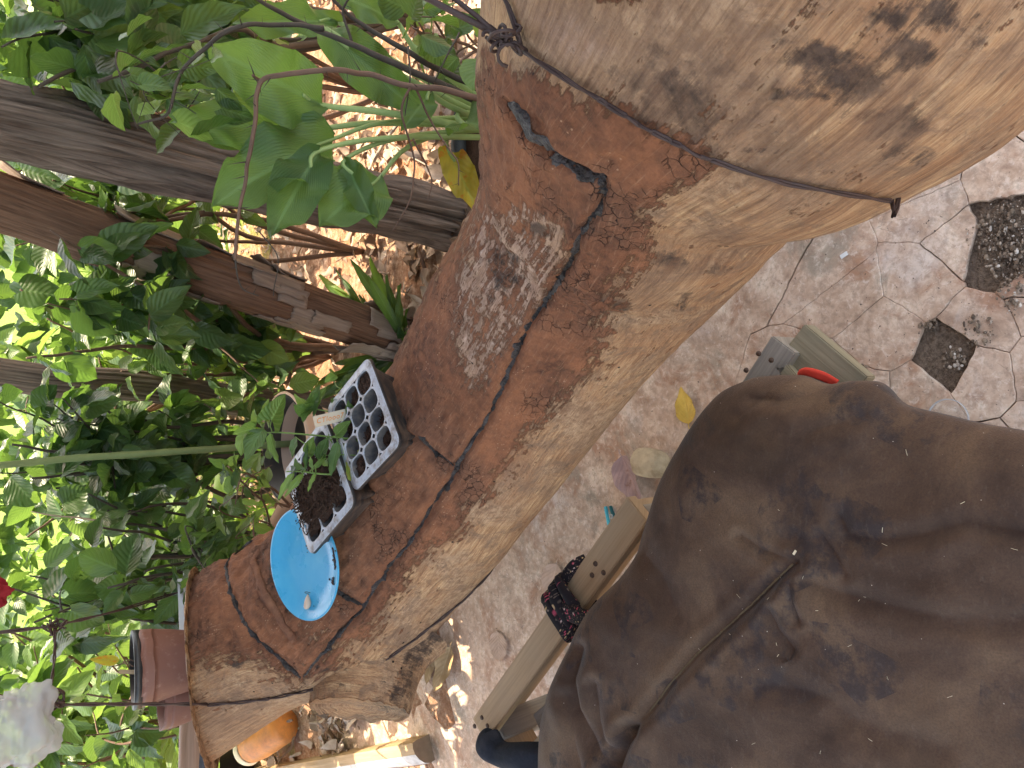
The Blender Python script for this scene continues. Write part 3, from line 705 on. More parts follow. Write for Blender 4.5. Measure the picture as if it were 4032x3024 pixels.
e2_ = P2(985, 0, (kn-CAM).length*1.02); mb.tube([kn, P2(1030, 35, (kn-CAM).length*1.01), e2_, e2_+(e2_-kn)*4.5], .002, 8); mb.build('strand', M_wire, w1)
w2 = thing('hanging_wire', 'dark twisted wire with a crosspiece holding up the far end of the log', 'wire', P2(430, 1522, 1.5), 'wires the log hangs from')
fa = hit2(450, 1521)[0]; fb = hit2(640, 1495)[0]; fc_ = hit2(800, 1450)[0]
if fc_ is None: fc_ = hit2(760, 1440)[0]
lp = loop_px([(450, 1521), (520, 1515), (580, 1507), (640, 1495), (700, 1480), (745, 1468)], .0025, False)
mb = MB(); twist(mb, lp, .0016, .0018); mb.build('loop', M_wire, w2)
fy = fa.y; g1 = aty(215*K/1, 1521*K, fy-.01); g2 = aty(100*K, 1522*K, fy-.01); g3 = aty(0, 1505*K, fy)
mb = MB(); twist(mb, [fa, g1, g2, g3, g3+(g3-g2)*8], .0018, .002)
kk = P2(118, 1352, 1.6); 
h0 = P2(390, 1278, 2.02); twist(mb, [P2(440, 1262, 2.06), h0, P2(250, 1320, 1.68), kk], .0018, .002); twist(mb, [kk, P2(0, 1366, 1.6), P2(0, 1366, 1.6)+(P2(0, 1366, 1.6)-kk)*7], .002, .002)
twist(mb, [kk, P2(117, 1430, 1.55), P2(106, 1500, (g2-CAM).length)], .0015, .0016); mb.build('strand', M_wire, w2)
mb = MB(); tangle(mb, kk, .018, .0018, 8, 11); mb.build('knot', M_wire, w2); mb = MB(); tangle(mb, P2(108, 1508, (g2-CAM).length), .022, .0018, 10, 12); mb.build('knot', M_wire, w2)

# ------------------------------------------------------------------ seed trays
def make_tray(label, corners, z, heap, soils, holes, seed):
    rr = random.Random(seed)
    c = [at(x, y, z) for x, y in corners]; ctr = sum(c, Vector())/4
    lx = (((c[1]-c[0])+(c[2]-c[3]))/2); L = lx.length; lx.normalize(); ly = ((c[0]-c[3])+(c[1]-c[2]))/2; Wd = ly.length*.97
    M = frame(ctr, lx, Vector((0.02, -.12, 1)))
    t = thing('seed_tray', label, 'seed tray', ctr, 'seedling trays on the log')
    t.matrix_world = M
    hx, hy = L/2, Wd/2
    def rrect(ax, ay, r_, zz, n=6, scal=0):
        o = []
        for q, (sx, sy) in enumerate([(1, 1), (-1, 1), (-1, -1), (1, -1)]):
            for k in range(n):
                th = q*math.pi/2+k/(n-1)*math.pi/2; o.append(Vector((sx*(ax-r_)+math.cos(th)*r_, sy*(ay-r_)+math.sin(th)*r_, zz)))
        return o
    def loft(mb, loops):
        n = len(loops[0]); v = [p for l in loops for p in l]
        mb.add([M@p for p in v], [(i*n+k, i*n+(k+1) % n, (i+1)*n+(k+1) % n, (i+1)*n+k) for i in range(len(loops)-1) for k in range(n)])
    # rim
    mb = MB(); r0 = .014
    loft(mb, [rrect(hx-.012, hy-.012, r0-.004, .0), rrect(hx-.001, hy-.001, r0, .0), rrect(hx, hy, r0, -.0012)])
    mb.cm = 1; loft(mb, [rrect(hx, hy, r0, -.0012), rrect(hx+.0012, hy+.0012, r0, -.006), rrect(hx-.001, hy-.001, r0, -.0075)])
    mb.build('rim', [M_traytop, M_black], t)
    # skirt with scalloped foot
    n = 160; v = []
    ring = rrect(1, 1, .25, 0, 40)
    for j in range(9):
        s_ = j/8
        for k, p in enumerate(ring):
            wv = abs(math.sin(k/len(ring)*math.pi*7+.6)); dz = -.006-(.052-.008*(1-wv)*s_)*s_
            ins = .005+.013*s_+.003*(1-wv)*s_
            v.append(M@Vector((p.x*(hx-ins)+.0012*nz(p, 4, s_*5), p.y*(hy-ins), dz+.0015*nz(p, 9, 1)*s_)))
    m = len(ring); f = [(i*m+k, i*m+(k+1) % m, (i+1)*m+(k+1) % m, (i+1)*m+k) for i in range(8) for k in range(m)]
    MB().add(v, f).build('skirt', M_dust, t)
    # cells
    nx_, ny_ = 4, 3; cw, ch = (L-.024)/nx_, (Wd-.024)/ny_
    nn = 24; he = []
    for k in range(nn):
        th = 2*math.pi*(k+.5)/nn; cx_, sy_ = math.cos(th), math.sin(th)
        q = 1/max(abs(cx_), abs(sy_)); he.append((cx_*q*.5, sy_*q*.5, cx_, sy_))
    top = MB(); cup = MB()
    v = [(a*cw, b*ch, 0) for a, b, _, _ in he]; 
    def inner(s_, zz):
        o = []
        for a, b, cx_, sy_ in he:
            den = (abs(cx_)**3+abs(sy_)**3)**(1/3); o.append((cx_/den*cw*.482*s_, sy_/den*ch*.482*s_, zz))
        return o
    v += inner(1, 0)+inner(.985, -.0015)
    topm = mesh('cell_web', v, [(i*nn+k, i*nn+(k+1) % nn, (i+1)*nn+(k+1) % nn, (i+1)*nn+k) for i in range(2) for k in range(nn)], M_traytop, False)
    ls = [inner(.985, -.0015), inner(.9, -.02), inner(.72, -.04), inner(.6, -.042)]; v = [p for l in ls for p in l]
    cupm = mesh('cell_cup', v, [(i*nn+k, i*nn+(k+1) % nn, (i+1)*nn+(k+1) % nn, (i+1)*nn+k) for i in range(3) for k in range(nn)]+[tuple(3*nn+k for k in range(nn))], M_cup)
    out = {}
    for i in range(nx_):
        for j in range(ny_):
            lc = Vector(((i-(nx_-1)/2)*cw, (j-(ny_-1)/2)*ch, -.0005)); MM = M@Matrix.Translation(lc)
            link('cell_web', topm, t, MM); cu_ = link('cell_cup', cupm, t, MM); out[(i, j)] = M@lc
            dep = soils.get((i, j), rr.uniform(-.03, -.012))
            if dep is None: continue
            mb = MB(); v = []; nr = 9
            for a in range(nr+1):
                for k in range(nn):
                    p = inner(.93*a/nr, dep)[k]; q = Vector(p)
                    q.z += .005*nz(q, 140, i+j*3)+.003*nz(q, 400, i)
                    if a < nr: q.z += .003
                    v.append(MM@q)
            mb.add(v, [(a*nn+k, a*nn+(k+1) % nn, (a+1)*nn+(k+1) % nn, (a+1)*nn+k) for a in range(nr) for k in range(nn)])
            for _ in range(26):
                th = rr.random()*6.3; d = math.sqrt(rr.random())*.4; p = MM@Vector((math.cos(th)*d*cw, math.sin(th)*d*ch, dep+.004)); dr_ = Vector((rr.gauss(0, 1), rr.gauss(0, 1), rr.gauss(0, .5))).normalized()*rr.uniform(.002, .006)
                mb.tube([p-dr_, p+noise.noise_vector(p*300)*.002, p+dr_], rr.uniform(.0004, .0011), 4)
            mb.build('soil', M_soil, t)
    if heap:
        mb = MB(); v = []; n = 40
        for i in range(n+1):
            for j in range(n+1):
                x = (i/n-.5)*.62*L+.005; y = (j/n-.5)*.92*Wd; e = max(0, 1-(abs(i/n-.5)*2)**3)*max(0, 1-(abs(j/n-.5)*2)**4)
                q = Vector((x, y, 0)); zz = -.007+e*.012+.006*nz(q, 90, 3)+.0045*nz(q, 260, 1)
                v.append(M@Vector((x+.004*nz(q, 150, 7), y+.004*nz(q, 150, 9), zz)))
        mb.add(v, [(i*(n+1)+j, i*(n+1)+j+1, (i+1)*(n+1)+j+1, (i+1)*(n+1)+j) for i in range(n) for j in range(n)])
        for _ in range(420):
            p = M@Vector((rr.uniform(-.3, .32)*L, rr.uniform(-.43, .43)*Wd, rr.uniform(.0, .009))); dr_ = Vector((rr.gauss(0, 1), rr.gauss(0, 1), rr.gauss(0, .6))).normalized()*rr.uniform(.003, .008)
            mb.tube([p-dr_, p+noise.noise_vector(p*200)*.003, p+dr_], rr.uniform(.0005, .0013), 4)
        mb.build('soil_heap', M_soil, t)
    return t, M, out
def logtop(x, y):
    h_ = BV.ray_cast(Vector((x, y, 3)), Vector((0, 0, -1)))[0]; return h_.z if h_ else -9
def tray_z(cs4, z=.86):
    while z < 1.1:
        q = [at(x, y, z) for x, y in cs4]; c_ = sum(q, Vector())/4; top_ = max(logtop(*(c_.lerp(a.lerp(b, t/4), s_).xy)) for a, b in zip(q, q[1:]+q[:1]) for t in range(4) for s_ in (0, .45, .8))
        if z-.049 >= top_-.012: return z
        z += .003
TZ = tray_z([(1434, 1401), (1557, 1727), (1412, 1958), (1297, 1604)])
print('TRAY Z', TZ, tray_z([(1262, 1662), (1385, 1985), (1231, 2186), (1127, 1835)]))
tr1, TM1, cells1 = make_tray('near black seedling tray with white lattice top and a written card label stuck in it', [(1434, 1401), (1557, 1727), (1412, 1958), (1297, 1604)], TZ, False, {(0, 2): -.006, (1, 1): None, (2, 0): None, (0, 0): -.02, (3, 0): -.01}, {}, 1)
tr2, TM2, cells2 = make_tray('black seedling tray overlapping the blue plate, heaped with dark root-filled soil', [(1262, 1662), (1385, 1985), (1231, 2186), (1127, 1835)], TZ+.022, True, {(3, 1): None, (3, 2): None}, {}, 2)
# card label
la, lb = P(1236, 1662, 1.17), P(1402, 1622, 1.20)
lx = (lb-la); LL = lx.length; LM = frame((la+lb)/2, lx, -(rayf(1320, 1640)))
lt = thing('plant_label', 'small cream card label with orange handwriting stuck in the near seedling tray', 'plant label', (la+lb)/2); lt.matrix_world = LM
MB().box(LM, LL, .0175, .0008, .0003).build('card', M_paper, lt, False)
fcv = bpy.data.curves.new('writing', 'FONT'); fcv.body = 'CTlooo7'; fcv.size = .011; fcv.align_x = 'CENTER'; fcv.align_y = 'CENTER'; fcv.extrude = .0001; fcv.shear = .35; fcv.space_character = 1.15
fo = bpy.data.objects.new('writing', fcv); col.objects.link(fo)
dg = bpy.context.evaluated_depsgraph_get(); fm = bpy.data.meshes.new_from_object(fo.evaluated_get(dg)); bpy.data.objects.remove(fo)
fm.materials.clear(); fm.materials.append(M_ink)
link('writing', fm, lt, LM@Matrix.Translation((-LL*.14, 0, .0006)))

# ------------------------------------------------------------------ leaves
def leaf_mesh(name, mat, kind='ovate', nl=10, nw=3, fold=.18, curl=.25, wav=.03, seed=0):
    rr = random.Random(seed); v = []; uv = []; f = []
    for i in range(nl+1):
        t = i/nl
        if kind == 'ovate': w = .30*math.sin(math.pi*t**.72)**.8*(1-.25*t)
        elif kind == 'heart': w = .40*math.sin(math.pi*min(1, t*1.02+.02)**.62)**.75
        elif kind == 'round': w = .42*math.sin(math.pi*t**.9)**.6
        elif kind == 'lance': w = .11*math.sin(math.pi*t**.75)**.9
        elif kind == 'arrow': w = (.42*(1-t)**.8+.04*math.sin(t*math.pi)) if t > .06 else .30
        elif kind == 'paddle': w = .27*math.sin(math.pi*min(1, t**.85))**.7
        elif kind == 'strap': w = .055*(1-(2*t-1)**4)**.7+.002
        w = max(w, .004)
        for j in range(-nw, nw+1):
            s_ = j/nw; y = w*s_; x = t
            if kind in ('heart', 'arrow'): x = t-abs(s_)**1.5*(.16 if kind == 'heart' else .30)*(1-t)**2.2
            z = abs(s_)*w*fold*2-curl*t*t*.55+wav*math.sin(t*17+s_*2+seed)*abs(s_)+wav*.6*math.sin(t*7+seed*2)*s_
            v.append((x, y, z)); uv.append((t, .5+.5*s_))
    m = 2*nw+1
    f = [(i*m+j, (i+1)*m+j, (i+1)*m+j+1, i*m+j+1) for i in range(nl) for j in range(m-1)]
    return mesh(name, v, f, mat, True, uv), v, f, uv
LP = {}
def lp(matk, kind, seed=0, **k):
    key = (matk, kind, seed, tuple(sorted(k.items())))
    if key not in LP: LP[key] = leaf_mesh('leaf', ML[matk], kind, seed=seed, **k)
    return LP[key]
def leaf_obj(parent, base, tip, matk, kind, seed=0, up=(0, 0, 1), wide=1.0, name='leaf', **k):
    me = lp(matk, kind, seed, **k)[0]; base = Vector(base); tip = Vector(tip); L = (tip-base).length
    M = frame(base, tip-base, up) @ Matrix.Diagonal((L, L*wide, L, 1)); return link(name, me, parent, M)
def rnd_dir(rr, down=.4):
    d = Vector((rr.gauss(0, 1), rr.gauss(0, 1), rr.gauss(0, .6)-down)); return d.normalized()
def shrub(label, cat, base, tips, leaves=60, size=(.08, .13), mats=('dark', 'mid'), kinds=('ovate', 'heart'), stemr=.008, tmat=None, seed=0, group=None, name='shrub', down=.45, tmin=.35, low=False, spread=.05):
    rr = random.Random(seed); t = thing(name, label, cat, base, group); base = Vector(base)
    paths = []
    tips = [Vector(p) for p in tips]
    for k, tp_ in enumerate(tips):
        m1 = base.lerp(tp_, .35)+Vector((rr.gauss(0, .05), rr.gauss(0, .05), (tp_.z-base.z)*.12)); m2 = base.lerp(tp_, .7)+Vector((rr.gauss(0, .05), rr.gauss(0, .05), .05))
        if k and rr.random() < .6:
            q = paths[rr.randrange(len(paths))]; st = q[rr.randint(4, 12)]; p = spline([st, st.lerp(tp_, .5)+Vector((rr.gauss(0, .03), rr.gauss(0, .03), .04)), tp_], 18); r0 = stemr*.6
        else: p = spline([base, m1, m2, tp_], 18); r0 = stemr
        p = [q_+noise.noise_vector(q_*9)*.012 for q_ in p]; p[0] = p[0]-noise.noise_vector(p[0]*9)*0
        paths.append(p); MB().tube(p, [r0*(1-.75*i/18) for i in range(19)], 6).build('stem', tmat or M_twig, t)
    for k in range(leaves):
        p = paths[k % len(paths)]; u = tmin+(1-tmin)*rr.random()**.8; i = min(17, int(u*18)); b = p[i].lerp(p[i+1], u*18-i)
        d = rnd_dir(rr, down); L = rr.uniform(*size); b2 = b+d*rr.uniform(.01, spread)
        d2 = (d+rnd_dir(rr, down)*.8).normalized()
        upv = Vector((rr.gauss(0, .5), rr.gauss(0, .5)-.25, 1))
        kw = dict(nl=6, nw=2) if low else {}
        leaf_obj(t, b2, b2+d2*L, rr.choice(mats), rr.choice(kinds), rr.randint(0, 3), upv, rr.uniform(.85, 1.15), **kw)
    return t
def region(x0, x1, y0, y1, d0, d1, n, rr):
    return [P(rr.uniform(x0, x1), rr.uniform(y0, y1), rr.uniform(d0, d1)) for _ in range(n)]
rr = random.Random(21)

# ------------------------------------------------------------------ posts
def post(label, base, top, r0, r1, mat, groove, seed, wobx=.012, flat=1.0):
    t = thing('wooden_post', label, 'post', base, None); base = Vector(base)-Vector((0, 0, .05)); top = Vector(top)
    ax = (top-base).normalized(); L = (top-base).length; a = Vector((1, 0, 0)); a = (a-ax*a.dot(ax)).normalized(); b = ax.cross(a); v = []; uv = []; n, m = 200, 110
    for i in range(n+1):
        s_ = i/n; c = base+ax*(L*s_)+a*noise.noise(Vector((s_*5, seed, 0)))*wobx+b*noise.noise(Vector((s_*5, seed, 7)))*wobx
        for k in range(m):
            th = 2*math.pi*k/m; r_ = r0+(r1-r0)*s_
            gq = noise.noise(Vector((math.cos(th)*5, math.sin(th)*5, s_*L*1.6+seed))); g2 = noise.noise(Vector((math.cos(th)*13, math.sin(th)*13, s_*L*2.5+seed)))
            g3 = noise.noise(Vector((math.cos(th)*30, math.sin(th)*30, s_*L*5+seed)))
            r_ *= 1+groove*(-abs(gq)*1.9+.35)-groove*.7*max(0, .28-abs(g2))*1.6+groove*.2*g3+.05*noise.noise(Vector((math.cos(th), math.sin(th), s_*L*5)))
            v.append(c+a*math.cos(th)*r_+b*math.sin(th)*r_*flat); uv.append((s_*L, th*r0))
    f = [(i*m+k, i*m+(k+1) % m, (i+1)*m+(k+1) % m, (i+1)*m+k) for i in range(n) for k in range(m)]+[tuple(n*m+k for k in range(m))]
    link('shaft', mesh('shaft', v, f, mat, True, uv), t)
    return t, base, ax, a, b, L
def to_top(p0, p1, z=2.62): return p0+(p1-p0)*((z-p0.z)/(p1.z-p0.z))
b1 = at2(985, 482, 0); t1 = aty(0, 258*K, b1.y+.0); post('thick grooved grey-brown post nearest the broad-leaved plant, right of the other posts', b1, to_top(b1, t1), .092, .08, M_post, .42, 3)
b2 = at2(880, 745, 0); t2 = aty(0, 446*K, b2.y-.05)
pt2, pb, pax, pa_, pb_, pL = post('leaning red-brown post shedding grey bark plates, the middle one of three', b2, to_top(b2, t2), .078, .075, M_post_bark, .12, 8)
rr2 = random.Random(4)
for k in range(30):      # peeling bark plates
    s_ = rr2.uniform(.02, .68); th0 = rr2.uniform(2.6, 6.6); wd = rr2.uniform(.35, .95); ln = rr2.uniform(.05, .2); v = []; uv = []; nA, nB = 8, 7; lift = rr2.uniform(.006, .03)
    for i in range(nA+1):
        for j in range(nB+1):
            ss = s_*pL+ln*(i/nA-.5)+.012*noise.noise(Vector((j*1.3, k, 0)))*(1 if i in (0, nA) else 0); th = th0+wd*(j/nB-.5)+.12*noise.noise(Vector((i*1.1, k, 5)))*(1 if j in (0, nB) else 0)
            r_ = .079+.003+.004*noise.noise(Vector((th*3, ss*20, k)))+lift*(i/nA)**3*(1 if k % 2 else -0)+lift*.6*abs(j/nB-.5)**2*2
            v.append(pb+pax*ss+(pa_*math.cos(th)+pb_*math.sin(th))*r_); uv.append((ss, th*.08))
    f = [(i*(nB+1)+j, i*(nB+1)+j+1, (i+1)*(nB+1)+j+1, (i+1)*(nB+1)+j) for i in range(nA) for j in range(nB)]
    o = link('bark_plate', mesh('bark_plate', v, f, M_flake, True, uv), pt2); md = o.modifiers.new('s', 'SOLIDIFY'); md.thickness = .004
b3 = at2(750, 893, 0); t3 = aty(0, 812*K, b3.y+.1); post('slim knotty grey-brown post farthest back, behind the seedlings', b3, to_top(b3, t3), .058, .05, M_post, .14, 15, .05)

# ------------------------------------------------------------------ plants behind the log
tub_c = P(1990, 470, 1.66); tub_c.z = max(.3, tub_c.z)
tub = thing('black_tub', 'round black plastic tub behind the log holding the broad-leaved plant', 'plant tub', (tub_c.x, tub_c.y, 0)); tz = tub_c.z
MB().lathe([(.0, .01), (.15, .0), (.185, tz-.02), (.195, tz-.02), (.197, tz), (.185, tz), (.18, tz-.03)], Matrix.Translation((tub_c.x, tub_c.y, 0)), 56).build('tub', M_black, tub)
def disc(parent, c, r_, z, mat, name='soil', n=32, rings=8):
    v = []
    for a in range(rings+1):
        for k in range(n):
            th = 2*math.pi*k/n; q = Vector((c[0]+math.cos(th)*r_*a/rings, c[1]+math.sin(th)*r_*a/rings, z)); q.z += .006*nz(q, 50)+.003*nz(q, 160); v.append(q)
    MB().add(v, [(a*n+k, a*n+(k+1) % n, (a+1)*n+(k+1) % n, (a+1)*n+k) for a in range(rings) for k in range(n)]).build(name, mat, parent)
disc(tub, (tub_c.x, tub_c.y), .182, tz-.03, M_soil)
bp = thing('broad_leaved_plant', 'light green plant with big ribbed paddle leaves on long stalks in the black tub', 'plant', (tub_c.x, tub_c.y, tz-.03))
BL = [  # base px, tip px (2212), width, kind, mat, depth base, depth tip, origin px
    ((700, 228), (478, 118), .86, 'paddle', 'broad', 1.50, 1.38), ((655, 285), (395, 250), .7, 'paddle', 'broad', 1.52, 1.42), ((720, 300), (470, 395), .78, 'paddle', 'broad', 1.50, 1.36),
    ((690, 325), (592, 482), .8, 'paddle', 'broad', 1.44, 1.34), ((745, 345), (800, 470), .55, 'paddle', 'broad', 1.45, 1.36), ((820, 385), (705, 455), 1.2, 'paddle', 'broad', 1.47, 1.36), ((700, 60), (895, 235), .62, 'paddle', 'broad', 1.58, 1.5),
    ((735, 50), (520, 30), .5, 'paddle', 'broad', 1.7, 1.6), ((860, 50), (730, -30), .8, 'paddle', 'broad', 1.7, 1.65), ((930, 200), (880, 262), .8, 'paddle', 'broad', 1.5, 1.42), ((965, 320), (1028, 440), .6, 'paddle', 'yellow', 1.55, 1.45), ((1000, 268), (1030, 250), .8, 'heart', 'broad', 1.5, 1.4)]
for k, (a, b, w, kd, mk, d0, d1) in enumerate(BL):
    A_, B_ = P2(*a, d0), P2(*b, d1); o = leaf_obj(bp, A_, B_, mk, kd, k % 4, (-.3+.2*(k % 3), -.75, .55), w*1.25, nl=18, nw=5, wav=.08, fold=.16, curl=.45)
    org = Vector((tub_c.x-.04+.03*(k % 3), tub_c.y+.03*((k*7) % 3-1), tz-.03)); mid = org.lerp(A_, .55)+Vector((0, .0, .06))
    MB().tube(spline([org, mid, A_, A_.lerp(B_, .25)+Vector((0, 0, -.004))], 14), [.009-.0055*i/14 for i in range(15)], 8, flat=.7).build('leaf_stalk', M_petiole, bp)
# thorny bush in the same tub
tb = thing('thorny_bush', 'leafless dark thorny branches arching out of the tub behind the log', 'thorny bush', (tub_c.x+.05, tub_c.y, tz-.03))
BR = [([(1105, 250), (1000, 205), (880, 150), (760, 95), (640, 45), (540, -10)], .008, 1.5), ([(1105, 215), (980, 165), (860, 100), (770, 45), (715, -10)], .007, 1.55), ([(1105, 232), (960, 195), (890, 188), (800, 163), (720, 152), (620, 160), (562, 178), (552, 240), (540, 330), (527, 400), (515, 480), (508, 560)], .006, 1.42),
      ([(562, 178), (545, 163)], .004, 1.4), ([(885, 190), (868, 245), (893, 340), (885, 430), (850, 500)], .0024, 1.4), ([(893, 300), (930, 380), (925, 430)], .0018, 1.4), ([(900, 195), (940, 280), (985, 345), (992, 400)], .0022, 1.4),
      ([(700, 60), (600, 52), (500, 62), (440, 110), (395, 150), (375, 210), (355, 250), (300, 268)], .0045, 1.45), ([(880, 100), (885, 170), (875, 250)], .002, 1.42), ([(990, 70), (960, 130), (930, 200)], .002, 1.42), ([(560, 500), (600, 560), (590, 640)], .0014, 1.4), ([(508, 560), (520, 620), (560, 640)], .0018, 1.41), ([(760, 95), (740, 20), (770, -20)], .003, 1.5)]
th_me = MB().tube([(0, 0, 0), (.5, 0, .01), (1, 0, .03)], [.07, .035, .004], 6).mesh('thorn', M_twig_dark)
for k, (q, r_, D) in enumerate(BR):
    pts = [P2(x, y, D-.012*i+.02*math.sin(i*2+k)) for i, (x, y) in enumerate(q)]
    sp_ = spline(pts, len(pts)*6); sp_ = [p+noise.noise_vector(p*25)*.003 for p in sp_]
    MB().tube(sp_, [max(.0009, r_*(1-.6*i/len(sp_))) for i in range(len(sp_))], 7).build('branch', M_twig if k in (2, 3, 4, 5, 6) else M_twig_dark, tb)
    for i in range(3, len(sp_)-1, 3 if r_ > .003 else 4):
        t_ = (sp_[i+1]-sp_[i]).normalized(); a = t_.orthogonal().normalized(); a = Matrix.Rotation(rr.random()*6.3, 3, t_)@a; d = (a+t_*.25).normalized()
        L = rr.uniform(.014, .034)*(1 if r_ > .003 else .6); link('thorn', th_me, tb, frame(sp_[i], d, t_)@Matrix.Diagonal((L, L*.6, L*.6, 1)))
# leafy sprigs in front (young heart leaves)
shrub('sprig of curled pale young leaves hanging in front of the thick post', 'sprig', P2(560, 120, 1.62), [P2(430, 200, 1.42), P2(300, 262, 1.4), P2(385, 300, 1.38), P2(300, 275, 1.38), P2(420, 250, 1.4), P2(470, 120, 1.42)], 26, (.05, .085), ('mid', 'light', 'mid'), ('ovate', 'heart'), .003, M_twig_dark, 31, None, 'sprig', .7, .4)
G = 'shrubs behind the log'
shrub('bush of large dark bluish leaves in the upper corner above the thick post', 'bush', (1.35, 2.35, 0), region(0, 420, -60, 330, 1.7, 2.3, 16, rr), 230, (.09, .15), ('dark', 'dark', 'mid'), ('ovate', 'heart', 'ovate'), .014, M_twig_dark, 41, G, down=.7, tmin=.5)
shrub('round-leaved green bush behind the thorny branches at the right', 'bush', (1.15, 2.6, 0), region(250, 1000, -80, 350, 2.1, 2.8, 14, rr), 170, (.08, .13), ('mid', 'dark', 'light'), ('heart', 'ovate'), .012, M_twig, 42, G, down=.5)
shrub('small bush with round bright leaves beside the wire knot', 'bush', (.88, 1.72, 0), region(1650, 2030, -60, 260, 1.45, 1.75, 9, rr), 42, (.05, .085), ('mid', 'light'), ('round', 'ovate'), .006, M_twig, 43, G, 'bush', .1, .5)
shrub('dark leafy bush between the thick post and the peeling post', 'bush', (.55, 2.75, 0), region(0, 600, 600, 1000, 2.3, 2.9, 12, rr), 120, (.09, .14), ('dark', 'mid'), ('heart', 'ovate'), .012, M_twig, 44, G, down=.5)
shrub('dense dark bush filling the gap left of the peeling post', 'bush', (.15, 2.9, 0), region(-40, 620, 830, 1420, 2.15, 2.9, 20, rr), 260, (.09, .14), ('dark', 'dark', 'mid'), ('ovate', 'heart'), .013, M_twig, 45, G, down=.6)
shrub('bright leafy bush low between the peeling post and the slim post', 'bush', (.12, 3.05, 0), region(450, 1180, 1000, 1560, 2.5, 3.1, 18, rr), 200, (.07, .11), ('mid', 'light', 'dark'), ('ovate', 'heart'), .012, M_twig, 46, G, down=.4)
shrub('bush with cupped round leaves straight behind the slim post', 'bush', (-.3, 2.9, 0), region(-40, 760, 1480, 2000, 2.2, 2.9, 22, rr), 260, (.07, .12), ('dark', 'mid', 'dark'), ('round', 'heart', 'ovate'), .012, M_twig_dark, 47, G, down=.3)
shrub('bush of mixed dark and sunlit leaves above the blue plate', 'bush', (-.65, 2.75, 0), region(100, 1000, 1900, 2420, 2.0, 2.7, 22, rr), 190, (.06, .1), ('dark', 'mid', 'mid'), ('round', 'ovate'), .01, M_twig_dark, 48, G, down=.3)
shrub('glossy drooping bush beside the red cloth', 'bush', (-.75, 2.5, 0), region(-40, 500, 2150, 2600, 1.9, 2.5, 12, rr), 75, (.07, .11), ('dark', 'mid'), ('ovate', 'heart'), .009, M_twig_dark, 49, G, down=.6)
shrub('fine-leaved young bush rising beside the seedling trays', 'bush', P(1150, 1990, 1.95), region(900, 1120, 1820, 2150, 1.55, 1.85, 9, rr), 60, (.03, .055), ('light', 'mid'), ('ovate',), .004, M_twig, 50, G, down=.1, tmin=.3, spread=.02)
shrub('small dark bush tucked behind the top of the log beside the white trough', 'bush', P(1010, 2230, 2.0), region(720, 1000, 2100, 2330, 1.75, 2.0, 9, rr), 80, (.045, .08), ('mid', 'dark'), ('ovate', 'lance'), .005, M_twig_dark, 51, G, down=.2, tmin=.3, spread=.03)
shrub('sunny leafy bush low behind the brown pots', 'bush', (-1.35, 3.0, 0), region(250, 800, 2350, 3060, 2.3, 3.0, 18, rr), 110, (.06, .1), ('light', 'mid'), ('ovate', 'heart'), .009, M_twig, 52, G, down=.4)
shrub('far bright bush beyond the hedge at the left', 'bush', (-2.0, 4.2, 0), region(-60, 420, 2300, 3080, 3.3, 4.3, 18, rr), 240, (.09, .15), ('light', 'mid', 'light'), ('ovate', 'heart'), .014, M_twig, 53, G, low=True)
shrub('far bright bush beyond the slim post', 'bush', (.1, 4.6, 0), region(-60, 520, 1200, 2150, 3.5, 4.6, 20, rr), 280, (.1, .16), ('light', 'mid'), ('ovate', 'heart'), .014, M_twig, 54, G, low=True)
shrub('far bright bush beyond the thick post', 'bush', (1.7, 4.3, 0), region(-60, 500, 0, 1000, 3.4, 4.4, 20, rr), 260, (.1, .16), ('light', 'mid'), ('ovate', 'heart'), .014, M_twig, 55, G, low=True)
# broad grass-like clumps (ginger leaves)
def clump(label, base, n, L, mats, seed, cat='plant', name='leafy_clump', lean=.5, kind='lance', wide=1.2, to=None):
    r3 = random.Random(seed); t = thing(name, label, cat, base); base = Vector(base)
    for k in range(n):
        a = r3.uniform(0, 6.3); h = r3.uniform(.5, 1)*L; d = Vector((math.cos(a)*lean, math.sin(a)*lean, 1)).normalized()
        p = base+Vector((math.cos(a), math.sin(a), 0))*.03*L; q = p+d*h*.55; tip = q+(d+Vector((math.cos(a)*.9, math.sin(a)*.9, -.2))).normalized()*h*.6
        if kind != 'strap': MB().tube([base, p.lerp(q, .5), q], .004, 6).build('leaf_stalk', M_stem, t)
        leaf_obj(t, q if kind != 'strap' else p, tip, r3.choice(mats), kind, k % 4, (r3.gauss(0, .4), r3.gauss(0, .4)-.3, 1), wide, curl=.5)
    return t
gp = [(P(400, 2620, 2.5), 1), (P(180, 2560, 2.3), 2), (P(330, 2960, 3.6), 3), (P(120, 2800, 3.0), 4)]
for i, (c, sd_) in enumerate(gp):
    clump(['long bright blades growing right behind the brown pots', 'long sunlit blades beside the wire crosspiece', 'long green blades low at the left edge behind the wooden pole', 'long green blades behind the hanging plastic bag'][i], (c.x*1.2, c.y+.75, 0.0), 13, .7*c.z+.2, ('light', 'grass', 'light'), sd_*7, lean=.28, wide=1.25)
clump('tuft of thin dark green grass growing against the log beside the seedling tray', at(1610, 1375, 0), 60, .4, ('grass', 'mid'), 77, 'grass tuft', 'grass_tuft', .5, 'strap', .8)
